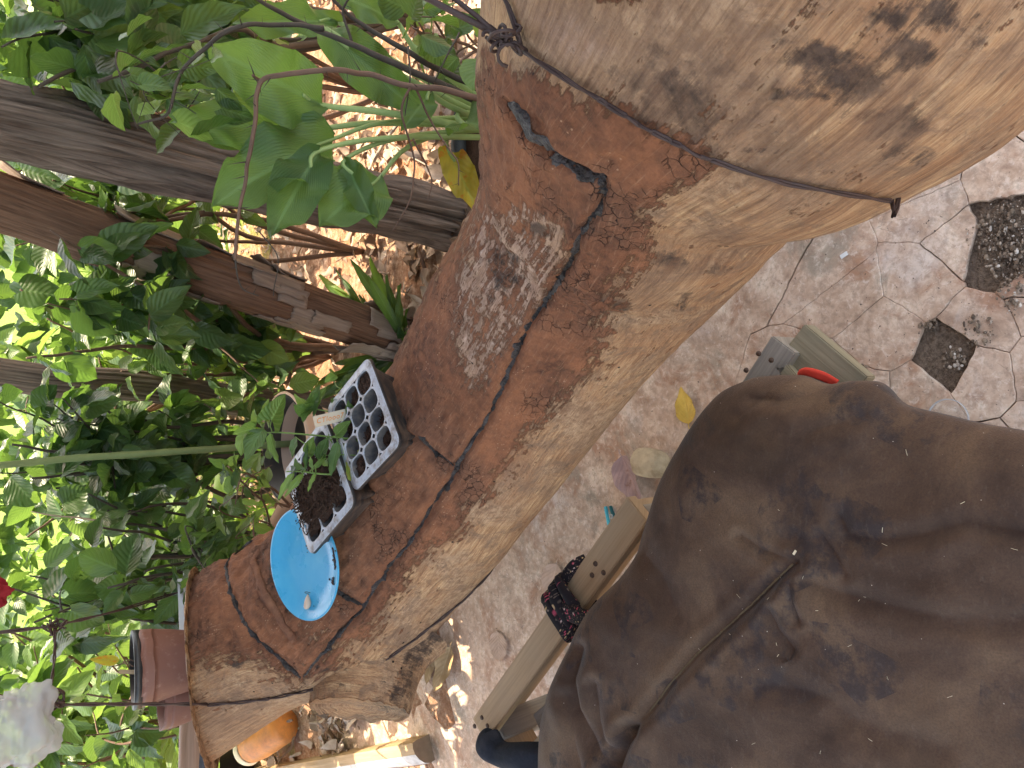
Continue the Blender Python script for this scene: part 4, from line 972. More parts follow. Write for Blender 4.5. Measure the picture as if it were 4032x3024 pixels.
# green cane
cb = thing('green_cane', 'straight pale green ringed cane standing behind the trays', 'cane', P(1200, 1746, 2.25))
c0_, c1_ = P(1210, 1744, 2.3), P(0, 1826, 2.1); c2_ = c0_+(c1_-c0_)*1.5; pts = [c0_.lerp(c2_, i/80)+noise.noise_vector(Vector((i*.06, 0, 0)))*.006 for i in range(81)]
MB().tube(pts, [.010-.003*i/80+(.001 if i % 7 == 0 else 0) for i in range(81)], 12).build('cane', M_cane, cb)
pc = P(1120, 1765, 2.15)
pq = thing('beige_bowl', 'wide beige bowl with a black liner behind the seedling trays', 'bowl', (pc.x, pc.y, pc.z-.14)); zz = pc.z
MB().lathe([(.09, -.16), (.15, -.01), (.157, 0), (.15, .003)], Matrix.Translation((pc.x, pc.y, zz)), 48).build('bowl', M_beige, pq)
MB().lathe([(.149, .002), (.143, .001), (.13, -.08), (.0, -.09)], Matrix.Translation((pc.x, pc.y, zz)), 48).build('liner', M_black, pq)
st = thing('tree_stump', 'low reddish stump holding up the beige bowl behind the trays', 'stump', (pc.x, pc.y, 0))
MB().lathe([(.14, -.03), (.11, .1), (.1, zz-.165), (.0, zz-.16)], Matrix.Translation((pc.x, pc.y, 0)), 40, lambda q, th, i: Vector((q.x*(1+.12*math.sin(th*5+1)+.05*math.sin(th*11)), q.y*(1+.12*math.sin(th*5+1)), q.z))).build('stump', M_post_bark, st)

# seedlings rooted in the trays
def zc(x, y): return (900+x/2.37, 1450+y/2.37)
def seedling(label, stem, D0, D1, leaves, seed, r_=.0016, mat=None):
    t = thing('seedling', label, 'seedling', P(*zc(*stem[0]), D0), 'seedlings in the trays')
    n = len(stem); pts = [P(*zc(*q), D0+(D1-D0)*i/(n-1)) for i, q in enumerate(stem)]; sp_ = spline(pts, n*5)
    MB().tube(sp_, [r_*(1-.4*i/len(sp_)) for i in range(len(sp_))], 7).build('stem', mat or M_stem, t)
    for k, (a, b, w, kd, mk) in enumerate(leaves):
        A0 = P(*zc(*a), 1); j = min(range(len(sp_)), key=lambda i: (rayf(*zc(*a))-(sp_[i]-CAM).normalized()).length); D = (sp_[j]-CAM).length
        A_ = P(*zc(*a), D-.008); B_ = P(*zc(*b), D-.03); leaf_obj(t, A_, B_, mk, kd, k % 4, (.2*(k % 3-1), -.5, .7), w, curl=.12, fold=.15)
        MB().tube([sp_[j], sp_[j].lerp(A_, .5)+Vector((0, 0, .003)), A_], .0009, 5).build('leaf_stalk', M_stem, t)
seedling('tall seedling with arrowhead leaves rising from the near tray across to the bushes', [(1420, 685), (1150, 660), (830, 628), (560, 605), (440, 598), (330, 600), (200, 575)], 1.17, 1.28,
         [((400, 480), (520, 240), 1.1, 'arrow', 'light'), ((345, 480), (365, 290), .8, 'arrow', 'light'), ((250, 560), (40, 610), .9, 'arrow', 'light'), ((270, 500), (230, 390), .9, 'arrow', 'light'), ((150, 590), (110, 810), 1.1, 'ovate', 'light'), ((320, 560), (150, 860), 1.1, 'ovate', 'mid'), ((390, 610), (455, 885), .6, 'ovate', 'light'), ((1000, 630), (1130, 490), 1.0, 'ovate', 'light'), ((970, 700), (920, 600), .4, 'lance', 'mid'), ((1160, 640), (1410, 570), .9, 'ovate', 'mid'), ((1020, 690), (945, 1000), 1.6, 'lance', 'mid'), ((1240, 740), (1385, 760), 1.1, 'heart', 'yellow'), ((1085, 880), (1130, 1050), .85, 'ovate', 'yellow')], 1)
seedling('seedling with ivy-shaped leaves at the far corner of the near tray', [(1400, 415), (1290, 405), (1160, 462), (1040, 430), (940, 405), (800, 380), (750, 385)], 1.18, 1.26,
         [((760, 380), (610, 350), 1.3, 'heart', 'mid'), ((750, 390), (690, 500), 1.0, 'arrow', 'mid'), ((780, 370), (850, 150), .8, 'arrow', 'mid'), ((740, 350), (610, 250), .9, 'arrow', 'light'), ((800, 330), (910, 170), .7, 'arrow', 'light'), ((1180, 480), (1110, 310), 1.0, 'ovate', 'mid'), ((1150, 450), (1200, 500), 1.0, 'ovate', 'mid')], 2)
seedling('slender seedling with lance leaves in the plate-side tray', [(950, 990), (850, 985), (720, 968), (620, 962), (540, 965)], 1.19, 1.23,
         [((610, 965), (455, 1220), 1.1, 'lance', 'light'), ((700, 980), (515, 1200), 1.1, 'lance', 'light'), ((810, 985), (735, 1145), 1.1, 'lance', 'light'), ((690, 950), (615, 850), 1.0, 'ovate', 'mid'), ((720, 940), (730, 690), .8, 'lance', 'mid'), ((840, 860), (925, 640), 1.0, 'ovate', 'mid'), ((740, 820), (790, 640), 1.0, 'ovate', 'light'), ((800, 930), (900, 840), 1.3, 'lance', 'light'), ((590, 960), (620, 920), 1.0, 'ovate', 'dark'), ((780, 940), (760, 830), 1.4, 'lance', 'light')], 3)
seedling('thin seedling stem trailing across the gap between the trays', [(1375, 838), (1200, 815), (1010, 805), (905, 815)], 1.165, 1.2, [((905, 815), (830, 870), .8, 'ovate', 'mid'), ((620, 640), (590, 830), 1.6, 'lance', 'mid'), ((900, 860), (920, 910), 1.0, 'ovate', 'light')], 4, .001)
seedling('small seedling with narrow leaves in the farthest cell of the near tray', [(1190, 340), (1130, 240), (1080, 205), (1010, 170), (990, 120)], 1.2, 1.25,
         [((1000, 60), (900, 125), 1.0, 'ovate', 'light'), ((1000, 50), (950, 10), 1.0, 'ovate', 'mid'), ((1090, 200), (1175, 30), 1.2, 'ovate', 'mid'), ((1060, 190), (1100, 100), .9, 'ovate', 'mid'), ((1050, 190), (1000, 220), .9, 'ovate', 'light'), ((1000, 270), (960, 320), .8, 'ovate', 'mid')], 5)

# ------------------------------------------------------------------ blue plate
pn = Vector((.05, -.20, 1)).normalized(); Dp = 1.45
def plate_ok(D):
    c_ = P(1193, 2220, D); r_ = D*.082
    for k in range(24):
        for s_ in (.3, .6, .75):
            q = c_+frame(c_, (1, 0, 0), pn).to_3x3()@Vector((math.cos(k*.262)*r_*s_, math.sin(k*.262)*r_*s_, -.015))
            if logtop(q.x, q.y) > q.z+.001: return False
    return True
while not plate_ok(Dp) and Dp > 1.0: Dp -= .005
print('PLATE D', Dp)
pcn = P(1193, 2220, Dp); PM = frame(pcn, (1, 0, 0), pn)
pr = (P(1180, 1995, Dp)-P(1210, 2445, Dp)).length/2
plate = thing('blue_plate', 'shallow sky-blue plastic plate tipped on the log, dotted with seeds', 'plate', pcn); plate.matrix_world = PM
MB().lathe([(0, -.012), (pr*.55, -.012), (pr*.72, -.0105), (pr*.86, -.005), (pr*.97, .0005), (pr, .001), (pr*1.005, -.001), (pr*.985, -.003), (pr*.86, -.0085), (pr*.7, -.0145), (0, -.0155)], PM, 80).build('dish', M_plate, plate)
def on_plate(x, y):
    d = rayf(1000+x/1.3825, 1300+y/1.3825); q = CAM+d*((pcn-CAM).dot(pn)/d.dot(pn)); l = PM.inverted()@q; rr_ = math.hypot(l.x, l.y)/pr
    h = -.012 if rr_ < .6 else (-.012+.0125*((rr_-.6)/.4)**1.3); return PM@Vector((l.x, l.y, h+.0012))
sb = random.Random(9); dro = [(220, 1040), (235, 1020), (240, 1070), (243, 1085), (262, 1160), (270, 1170), (258, 1180), (275, 1185), (265, 1195), (262, 1215), (283, 1180), (380, 1365), (400, 1380), (405, 1355), (298, 1510)]
mb = MB()
for x, y in dro+[(sb.gauss(432, 7), sb.uniform(1185, 1300)) for _ in range(46)]+[(sb.gauss(408, 8), sb.uniform(1350, 1395)) for _ in range(9)]:
    pebble(mb, on_plate(x, y), sb.uniform(.0016, .0026))
mb.build('seeds', M_seed, None, False, kind='stuff')
pd = thing('seed_pod', 'small dry tan seed pod lying on the blue plate', 'seed pod', on_plate(270, 1480))
MB().tube(spline([on_plate(262, 1522)+Vector((0, 0, .003)), on_plate(272, 1500)+Vector((0, 0, .004)), on_plate(268, 1470)+Vector((0, 0, .004)), on_plate(262, 1448)+Vector((0, 0, .002))], 12), [.001, .003, .0048, .0056, .006, .006, .0056, .005, .0042, .0034, .0025, .0015, .0008], 10).build('pod', M_beige, pd)
MB().tube(spline([on_plate(262, 1448), on_plate(259, 1435)+Vector((0, 0, .006)), on_plate(266, 1430)+Vector((0, 0, .006)), on_plate(270, 1440)], 10), .0005, 5).build('pod_stalk', M_twig_dark, pd)

# ------------------------------------------------------------------ shelf, pots, trough at the far end of the log
def pot(label, bpx, rpx, D, rb, rt, inner, seed):
    b = P(*bpx, D); t_ = P(*rpx, D-.012); ax = (t_-b); h = ax.length; M = frame(b, ax, (0, -1, 0)); M = M@Matrix(((0, 0, 1, 0), (1, 0, 0, 0), (0, 1, 0, 0), (0, 0, 0, 1)))
    t = thing('plant_pot', label, 'plant pot', b, 'brown plastic pots behind the log end')
    def w(q, th, i):
        s_ = q.z/h; k = 1+.03*noise.noise(Vector((math.cos(th)*1.5+seed, math.sin(th)*1.5, s_*2))); return Vector((q.x*k, q.y*k, q.z+.004*noise.noise(Vector((math.cos(th)*2, math.sin(th)*2, seed)))*s_))
    prof = [(rb*.3, .003), (rb*.94, .004), (rb, .010)]+[(rb+(rt-rb)*k/10*.9, .010+(h*.8-.01)*k/10) for k in range(1, 11)]+[(rt*.985, h*.80), (rt*.985, h*.815), (rt*.99, h*.9), (rt, h), (rt*.975, h), (rt*.93, h*.8), (rt*.9, h*.7)]
    MB().lathe(prof, M, 56, w).build('pot_wall', M_pot, t)
    mb = MB()
    for k in range(14):
        a = 2*math.pi*k/14; mb.box(M@Matrix.Translation((math.cos(a)*rb*.93, math.sin(a)*rb*.93, .003))@Matrix.Rotation(a, 4, 'Z'), .006, .010, .006, .001)
    mb.build('foot_rim', M_pot, t)
    if inner:
        o = Matrix.Translation((-.0, .0, 0)); M2 = M@Matrix.Translation((.002, -.004, .014))
        MB().lathe([(rt*.8, h*.1), (rt*.97, h*.86), (rt*1.03, h*.87), (rt*1.04, h*.99), (rt*.97, h*.995), (rt*.93, h*.8), (0, h*.78)], M2, 56).build('liner', M_black, t)
    return M, h
PMa, ph = pot('larger brown plastic pot with a black liner, holding a withered plant', (787, 2590), (548, 2632), 1.84, .0595, .0765, True, 1)
PMb, ph2 = pot('smaller brown plastic pot tucked behind the larger one', (786, 2725), (632, 2752), 1.915, .055, .064, False, 2)
dp = thing('withered_plant', 'withered seedling with one curled yellowish leaf in the larger brown pot', 'plant', PMa@Vector((0, 0, ph*.8)))
q0 = P(560, 2620, 1.830); pts = spline([q0, P(520, 2622, 1.825), P(500, 2605, 1.820), P(470, 2618, 1.820), P(440, 2625, 1.815)], 20); MB().tube(pts, .0012, 6).build('stem', M_twig, dp)
MB().tube(spline([q0, P(515, 2598, 1.820), P(490, 2600, 1.825), P(488, 2612, 1.820), P(510, 2615, 1.820)], 16), .001, 6).build('stem', M_twig, dp)
leaf_obj(dp, P(470, 2600, 1.815), P(352, 2596, 1.810), 'yellow', 'ovate', 1, (.3, -.8, .5), .7, fold=.5, curl=.1)
pk = thing('wooden_label', 'short pale wooden stick standing in the larger brown pot', 'plant label', P(545, 2648, 1.840)); MB().box(frame(P(520, 2646, 1.830), (P(485, 2646, 1.828)-P(560, 2648, 1.835)), (0, -1, .2)), .05, .009, .0012, .0003).build('stick', M_plank, pk, False)
z_s = (P(792, 2588, 1.84)).z-.004
sh = P(800, 2700, 1.9)
sheet = thing('black_board', 'thin black board under the brown pots behind the log end', 'board', (sh.x, sh.y+.04, z_s))
MB().box(frame(Vector((sh.x-.05, sh.y-.01, z_s-.016)), (1, -.12, 0), (0, 0, 1)), .40, .055, .008, .002).build('board', M_navy, sheet, False)
pl0, pl1 = P(768, 2760, 2.02), P(768, 3060, 2.08); pol = thing('wooden_pole', 'smooth round wooden pole lying behind the log end under the black board', 'pole', pl0)
dpl = (pl1-pl0); pl0b = Vector((-.27, pl0.y, -.26)); pl1b = Vector((-2.1, pl0.y+.04, 0)); pkm = Vector((pl0.x, pl0.y, 0))
zz = P(772, 2900, 2.06).z
MB().tube([Vector((q.x, q.y+.02, zz-.26*max(0, (q.x-pl0.x)/(-.27-pl0.x)))) for q in [pl0b.lerp(pl1b, i/20) for i in range(21)]], [.030+.0015*math.sin(i) for i in range(21)], 20).build('pole', m_wood('smooth_pole', (.36, .23, .16), (.24, .15, .1), (3, 50), .55, bump=.1), pol)
for px_, py_ in ((-.28, pl0.y+.02), (-2.0, pl0.y+.06)):    # props of the shelf, one behind the log, one beyond the frame
    MB().tube([(px_, py_, 0), (px_+.01, py_, zz*.5), (px_, py_, zz-(.28 if px_ > -1 else .02))], [.028, .025, .022], 12).build('prop', M_post, pol)
wt0, wt1 = P2(404, 1243, 1.98), P2(409, 1364, 1.94); wt = thing('white_trough', 'narrow white plastic trough beside the larger brown pot', 'trough', wt0)
d_ = (wt1-wt0); Mt = frame((wt0+wt1)/2, d_, (0, 0, 1)); Lw = d_.length*1.02
mb = MB(); pr_ = [(-.045, .030), (-.041, .030), (-.034, .0), (-.032, -.034), (.032, -.034), (.034, 0), (.041, .03), (.045, .03), (.045, .026), (.042, .026), (.036, -.004), (.034, -.038), (-.034, -.038), (-.036, -.004), (-.042, .026), (-.045, .026)]
v = [Mt@Vector((s_*Lw/2, y*.6, z*.5)) for s_ in (-1, 1) for y, z in pr_]; m = len(pr_)
mb.add(v, [(k, (k+1) % m, m+(k+1) % m, m+k) for k in range(m)]); mb.build('trough', M_white, wt, False)
# plastic bag and red cloth caught on the wire
def blob(name, label, cat, c, sx, sy, sz, mat, amp, seed, ax=None, n=48, m=40, fr=2.2):
    v = []
    for i in range(m+1):
        ph_ = math.pi*i/m
        for k in range(n):
            th = 2*math.pi*k/n; d = Vector((math.sin(ph_)*math.cos(th), math.sin(ph_)*math.sin(th), math.cos(ph_)))
            q = 1+amp*noise.noise(d*fr+Vector((seed, 0, 0)))+amp*.6*abs(noise.noise(d*fr*2.3+Vector((0, seed, 0))))
            p = Vector((d.x*sx, d.y*sy, d.z*sz))*q
            v.append(Vector(c)+p)
    t = thing(name, label, cat, c); MB().add(v, [(i*n+k, i*n+(k+1) % n, (i+1)*n+(k+1) % n, (i+1)*n+k) for i in range(m) for k in range(n)]).build(cat.replace(' ', '_'), mat, t); return t
bgt = blob('plastic_bag', 'crumpled whitish plastic bag caught on the wire above the brown pots', 'bag', P2(38, 1578, 1.42), .06, .042, .045, M_film, .5, 3, fr=1.7)
MB().tube(spline([P2(55, 1555, 1.42), P2(85, 1530, 1.43), P2(100, 1508, 1.44)], 10), [.03, .024, .018, .013, .01, .008, .007, .006, .006, .008, .01], 14, wob=.9).build('bag_neck', M_film, bgt)
leafy = blob('red_cloth', 'dark red cloth hanging at the edge beside the far wire', 'cloth', P2(-50, 1288, 1.25), .028, .024, .034, M_darkred, .35, 5)
rq = P2(-62, 1283, 1.25); MB().tube([rq+Vector((0, 0, .03)), (rq.x+.01, rq.y+.02, 2.0), (rq.x, rq.y+.05, 2.62)], .002, 6).build('string', M_wire, leafy)

# ------------------------------------------------------------------ bench and cushion
bench = thing('wooden_bench', 'low rough bench frame of pale nailed boards under the brown cushion', 'bench', at(2400, 2500, 0))
BZ = .45
ra, rb_ = at2(1034, 1578, BZ), at(2508, 2003, BZ)      # front rail centre line
rdir = (rb_-ra).normalized(); rperp = Vector((0, 0, 1)).cross(rdir)      # towards the camera side?
if rperp.dot(Vector((0, -1, 0))) < 0: rperp = -rperp
RW = (at(1854, 2836, BZ)-at(1925, 2921, BZ)); RW = .062
RL = (rb_-ra).length
def board(name, c, x, L, W, H, mat, z=(0, 0, 1), b=.002):
    M = frame(c, x, z); mb = MB().box(Matrix(), L, W, H, b); me = mb.mesh(name, mat, False); 
    for p in me.vertices: pass
    return link(name, me, bench, M)
fr = board('front_rail', (ra+rb_)/2-Vector((0, 0, .012)), rdir, RL, RW, .024, M_plank)
board('rail_side', (ra+rb_)/2+rperp*(-RW/2+.012)-Vector((0, 0, .075)), rdir, RL-.02, .022, .1, M_plank)
depth = .52
for e, (p, sgn) in enumerate(((ra, 1), (rb_, -1))):
    c = p+rperp*depth*.5+rdir*sgn*.014-Vector((0, 0, .07)); board('end_board', c, rperp, depth-.02, .024, .1, M_plank if e == 0 else M_plank_moss)
board('back_rail', (ra+rb_)/2+rperp*depth-Vector((0, 0, .012)), rdir, RL, RW, .024, M_plank)
c = ra.lerp(rb_, .34)+rperp*(RW/2+.055+.03)-Vector((0, 0, .05)); board('seat_slat', ra.lerp(rb_, .5)+rperp*.20-Vector((0, 0, .05)), (rdir+rperp*.05), RL-.05, .17, .022, M_plank)
board('seat_slat', ra.lerp(rb_, .5)+rperp*.40-Vector((0, 0, .05)), rdir, RL-.05, .15, .022, M_plank)
board('cross_batten', ra.lerp(rb_, .36)+rperp*.1-Vector((0, 0, .085)), (rdir*.9+rperp*.12), .34, .06, .02, M_plank_grey)
board('cross_batten', rb_-rdir*.09+rperp*.2-Vector((0, 0, .1)), rperp, .34, .08, .022, M_plank_moss)
def pboard(name, a, b, W, mat, z=.43, H=.03):
    A_, B_ = at(*a, z), at(*b, z); board(name, (A_+B_)/2-Vector((0, 0, H/2)), B_-A_, (B_-A_).length, W, H, mat)
pboard('corner_board', (2925, 1600), (3085, 1355), .05, M_plank_grey, .43, .1)
pboard('corner_board', (3110, 1350), (3350, 1560), .075, M_plank_moss, .415, .03)
pboard('corner_board', (3060, 1425), (3240, 1640), .02, M_plank_moss, .43, .1)
for sx_ in (.03, .97):
    for dy in (.02, depth-.02):
        board('leg', ra.lerp(rb_, sx_)+rperp*dy-Vector((0, 0, .235)), (0, 0, 1), .42, .06, .04, M_plank_grey, rdir)
nail = MB().lathe([(0, .0015), (.004, .001), (.005, -.002)], Matrix(), 12).mesh('nail', M_screw)
for x, y in [(1896, 2826), (1918, 2858), (1867, 2860), (2343, 2220), (2375, 2255), (2330, 2265), (3035, 1418), (2985, 1392), (2936, 1458)]:
    p = at(x, y, BZ+.0015); link('nail', nail, bench, Matrix.Translation(p)@Matrix.Scale(1.15 if x < 2500 else .9, 4))

OUT = [(4300, 1760), (4032, 1700), (3850, 1668), (3700, 1632), (3580, 1604), (3530, 1580), (3490, 1535), (3440, 1503), (3350, 1500), (3250, 1512), (3150, 1478), (3000, 1482), (2920, 1505), (2850, 1540), (2790, 1600), (2730, 1680), (2680, 1760), (2640, 1830), (2600, 1915), (2572, 2004), (2542, 2096), (2516, 2176), (2456, 2266), (2330, 2400), (2250, 2560), (2190, 2700), (2150, 2840), (2140, 3024), (2150, 3250), (2400, 3600), (3000, 3850), (3800, 3900), (4500, 3500), (4700, 2700), (4550, 2000)]
CZ = .50
outw = [at(x, y, .482) for x, y in OUT]
for q_ in outw: q_.z = CZ
outw = list(outw); outw.append(outw[0]); ow = spline(outw, 420)[:-1]; NO = len(ow)
cc = at(3200, 2560, CZ)
FOLD = [  # polyline px (full), depth m, width px (perp), kind
    ([(2470, 2890), (2560, 2800), (2650, 2680), (2740, 2580), (2850, 2480), (2960, 2380), (3060, 2280), (3130, 2215)], .016, 22),
    ([(2470, 2890), (2440, 2960), (2400, 3060)], .035, 26), ([(2270, 2560), (2240, 2680), (2260, 2800), (2330, 2930), (2380, 3020)], .022, 24), ([(2330, 2700), (2350, 2850), (2400, 2960)], .014, 20), ([(2215, 2750), (2250, 2900), (2280, 3024)], .01, 22),
    ([(3160, 2290), (3260, 2330), (3400, 2370), (3560, 2410), (3720, 2450), (3900, 2460), (4060, 2450)], .012, 34), ([(3000, 2700), (3150, 2720), (3260, 2760), (3330, 2830), (3450, 2880), (3600, 2920), (3700, 2960)], .009, 42),
    ([(2910, 2110), (2990, 2170), (3080, 2200)], .007, 16), ([(3230, 2110), (3290, 2190), (3330, 2260)], .007, 20), ([(3300, 2040), (3330, 2110), (3450, 2130), (3620, 2110), (3800, 2060), (4040, 2110)], .009, 26), ([(3110, 2300), (3120, 2370), (3140, 2440)], .008, 16), ([(3030, 2400), (3060, 2480), (3120, 2560)], .008, 18),
    ([(2950, 1570), (3060, 1580), (3160, 1560), (3260, 1530)], .008, 24), ([(2900, 1640), (3000, 1560), (3050, 1500)], .006, 22), ([(3400, 1640), (3250, 1680), (3180, 1700)], .005, 26), ([(2510, 2170), (2600, 2260), (2660, 2420)], .006, 36), ([(2520, 2200), (2560, 2120), (2600, 2060)], .005, 25), ([(2700, 1800), (2780, 1900), (2800, 2000)], .003, 45)]
RG = 190
V2 = []
for k in range(RG+1):
    s_ = k/RG
    for p in ow: V2.append(tuple(cc.lerp(p, 1-s_) if True else p))
V2 = np.array(V2); rad2 = np.linalg.norm(np.array([tuple(p-cc) for p in ow]), axis=1); s_all = np.repeat(np.arange(RG+1)/RG, NO); dist = s_all*np.tile(rad2, RG+1)*.82
pp2 = proj2(V2)*K
h = .085*(1-np.exp(-(dist/.055)))**.6 + .02*(1-np.exp(-dist/.25))
# height lowers the projected position a little, so fold distances are measured at the lifted point
V3 = V2.copy(); V3[:, 2] += h*.0
lift = np.array([noise.noise(Vector(q)*5) for q in V2])*.012+np.array([noise.noise(Vector(q)*16) for q in V2])*.004+np.array([noise.noise(Vector((q[0]*34, q[1]*20, 1))) for q in V2])*.0016-np.array([max(0, .22-abs(noise.noise(Vector((q[0]*11+q[1]*4, q[1]*6, 3))))) for q in V2])*.016*np.array([max(0, noise.noise(Vector((q[0]*5, q[1]*5, 8)))+.15) for q in V2])
V3[:, 2] += -.018+h*.85+lift*np.clip(dist/.05, 0, 1)
pq3 = proj2(V3)*K
for q, dpt, w in FOLD:
    w *= 1.15; dpt *= .9; d = seg_d(pq3, q+np.array([0, 0]) if False else q); V3[:, 2] -= dpt*np.exp(-(d/w)**1.35)*np.clip(dist/.03, 0, 1); V3[:, 2] += dpt*.3*np.exp(-((d-w*2.2)/(w*1.3))**2)*np.clip(dist/.04, 0, 1)
# the lap over the seam: the front panel sits higher than the back one
sm = FOLD[0][0]; sd_ = seg_d(pq3, sm); side = sdf(pq3, sm+[(4500, 2200), (4500, 4000), (2400, 4000)])
V3[:, 2] += .006*np.tanh(side/40)*np.exp(-(sd_/160)**2)
low_ = V2[:NO].copy(); cA = np.array(cc)
under = [low_*[1, 1, 0]+[0, 0, CZ-.036], (cA+(low_-cA)*.95)*[1, 1, 0]+[0, 0, CZ-.05], (cA+(low_-cA)*.4)*[1, 1, 0]+[0, 0, CZ-.05]]
allv = np.vstack([under[2], under[1], under[0], V3]); n = NO
for r0 in (3, 4, 5, 6): pass
fsC = [(i*n+k, i*n+(k+1) % n, (i+1)*n+(k+1) % n, (i+1)*n+k) for i in range(RG+3) for k in range(n)]
cush = thing('cushion', 'large soft cushion in patchy brown suede with a puckered seam, lying on the bench', 'cushion', cc)
link('cover', mesh('cover', allv, fsC, M_suede), cush)
BVC = BVHTree.FromPolygons([Vector(q) for q in allv], fsC)
def hitc(x, y, off=0.0):
    h_, n_, i, d = BVC.ray_cast(CAM, rayf(x, y)); return (h_+Vector((0, 0, off))) if h_ else at(x, y, CZ+.05)
n_ = N('seam_thread'); M_thread = n_.done(n_.pbr(n_.mix(n_.noise(n_.pos(), 300, 4, .7), (.07, .045, .03), (.3, .22, .12)), .9, n_.bump(n_.noise(n_.pos(), 600), .8, .002)))
pts = [hitc(x, y, .001) for a, b in zip(sm[1:-1], sm[2:]) for x, y in [(a[0]+(b[0]-a[0])*t/12, a[1]+(b[1]-a[1])*t/12) for t in range(12)]]
MB().tube([p+noise.noise_vector(p*150)*.0008 for p in pts], [.0013+.0009*noise.noise(p*200) for p in pts], 6, flat=.6).build('seam', M_thread, cush)
# small chips of straw lying on the cushion
mb = MB()
for k in range(22):
    x, y = rr.uniform(2700, 4032), rr.uniform(1750, 3000); p = hitc(x, y, .001); d = Vector((rr.gauss(0, 1), rr.gauss(0, 1), 0)).normalized()*rr.uniform(.0012, .004)
    mb.tube([p-d, p+Vector((0, 0, .0006)), p+d], rr.uniform(.00012, .0003), 4)
p = hitc(3131, 2175, .0015); mb.box(frame(p, (1, -.6, 0), (0, 0, 1)), .007, .003, .001)
mb.build('straw_bits', M_cream, None, False, kind='stuff')

# floral strip tied round the rail
tie = thing('floral_tie', 'dark floral cloth strip with pink flowers knotted round the bench rail', 'cloth tie', at(2230, 2420, BZ))
tc = at(2235, 2395, BZ); tfr = (tc-ra).dot(rdir); tc = ra+rdir*tfr
def strand(off, w, th_, ph_, seed):
    v = []; uv = []; n, m = 90, 12; hw, hh = RW/2+.010, .024
    for i in range(n+1):
        a = 2*math.pi*i/n*1.0+ph_
        px_ = math.copysign(abs(math.cos(a))**.55, math.cos(a))*(hw+th_); pz = math.copysign(abs(math.sin(a))**.55, math.sin(a))*(hh+th_)-.012
        for j in range(m):
            b = 2*math.pi*j/m; ww = w*(1+.25*math.sin(a*2+seed)); l_ = off+math.cos(b)*ww+.012*math.sin(a+seed); t_ = math.sin(b)*th_*.9
            nrm = Vector((0, 0, 0))+rperp*math.cos(a)+Vector((0, 0, 1))*math.sin(a)
            p = tc+rdir*l_+rperp*px_+Vector((0, 0, pz))+nrm*(t_+.004*noise.noise(Vector((l_*60, a*2, seed))))
            v.append(p); uv.append((a*.06, l_+b*.01))
    return MB().add(v, [(i*m+k, i*m+(k+1) % m, (i+1)*m+(k+1) % m, (i+1)*m+k) for i in range(n) for k in range(m)], uv)
for k, (o_, w) in enumerate(((-.03, .018), (-.008, .016), (.012, .014), (.028, .012))):
    strand(o_, w, .009, k*.4, k*2).build('cloth_fold', M_floral, tie)
e0 = at(2360, 2330, CZ+.03)
MB().tube(spline([tc-rperp*RW*.5+rdir*.0+Vector((0, 0, .0)), at(2215, 2300, BZ+.01), at(2260, 2235, BZ+.0), at(2310, 2205, BZ-.02)], 18), [.012]*19, 12, flat=.5, wob=.5).build('cloth_end', M_floral, tie)
MB().tube(spline([tc+Vector((0, 0, .012)), at(2290, 2440, BZ+.03), at(2330, 2420, BZ+.04)], 14), [.022, .023, .023, .022, .022, .02, .02, .019, .018, .018, .016, .014, .012, .01, .008], 14, flat=.5, wob=.5).build('cloth_end', M_floral, tie)
rt_ = thing('red_tie', 'bright red cloth strip knotted at the mossy end of the bench', 'cloth tie', at(3190, 1485, BZ))
MB().tube(spline([at(3150, 1478, BZ+.0), at(3175, 1470, BZ+.016), at(3215, 1478, BZ+.02), at(3250, 1492, BZ+.016), at(3290, 1516, BZ+.01)], 24), [.0075 for i in range(25)], 12, flat=.5, wob=.5).build('cloth_strip', M_red, rt_)
rl = thing('dark_tie', 'thick dark blue-grey cloth roll bent over the near-left end of the bench', 'cloth roll', at(1950, 2960, BZ))
pts = spline([at(2230, 3010, BZ+.03), at(2140, 2985, BZ+.035), at(2060, 2985, BZ+.035), at(1985, 2980, BZ+.03), at(1940, 2950, BZ+.03), at(1925, 2915, BZ+.02), at(1935, 2895, BZ+.015)], 50)
MB().tube(pts, [.031-.004*math.cos(i*.25)-(.008*max(0, (i-40)/10)) for i in range(51)], 28, flat=.85, wob=.28).build('roll', M_navy, rl)

# ------------------------------------------------------------------ things on the floor
def floor_leaf(label, a, b, w, mk, kd='ovate', z=.006, curl=.12, fold=.1, tilt=0, name='fallen_leaf', cat='leaf'):
    A_, B_ = at2(*a, z), at2(*b, z+.004); L = (B_-A_).length; t = thing(name, label, cat, A_, 'fallen leaves on the patio')
    leaf_obj(t, A_, B_, mk, kd, 2, (tilt, -tilt, 1), w, nl=16, nw=4, curl=-curl, fold=fold, wav=.02, name='blade')
    d = (A_-B_).normalized(); MB().tube([A_+Vector((0, 0, .001)), A_+d*L*.07+Vector((0, 0, .004)), A_+d*L*.13], .0011, 5).build('leaf_stem', ML[mk], t); return t
floor_leaf('golden yellow fallen leaf lying near the end of the bench', (1488, 916), (1474, 835), 1.15, 'golden')
floor_leaf('large purple-brown fallen leaf leaning on the pale wood chunk', (1343, 985), (1392, 1096), 1.0, 'purple', z=.012, fold=.3)
floor_leaf('tan fallen leaf, the upper of two lying crossed near the bucket', (973, 1398), (944, 1492), .9, 'dry', z=.02)
floor_leaf('tan fallen leaf half under another near the bucket', (935, 1405), (925, 1478), .9, 'dry', z=.005)
floor_leaf('round pinkish tan fallen leaf alone on the bare floor', (1074, 1364), (1080, 1427), 1.25, 'pink', 'round', fold=.03, curl=.03)
floor_leaf('pale tan fallen leaf poking out behind the floral tie', (1203, 1218), (1180, 1312), 1.0, 'pink', z=.01)
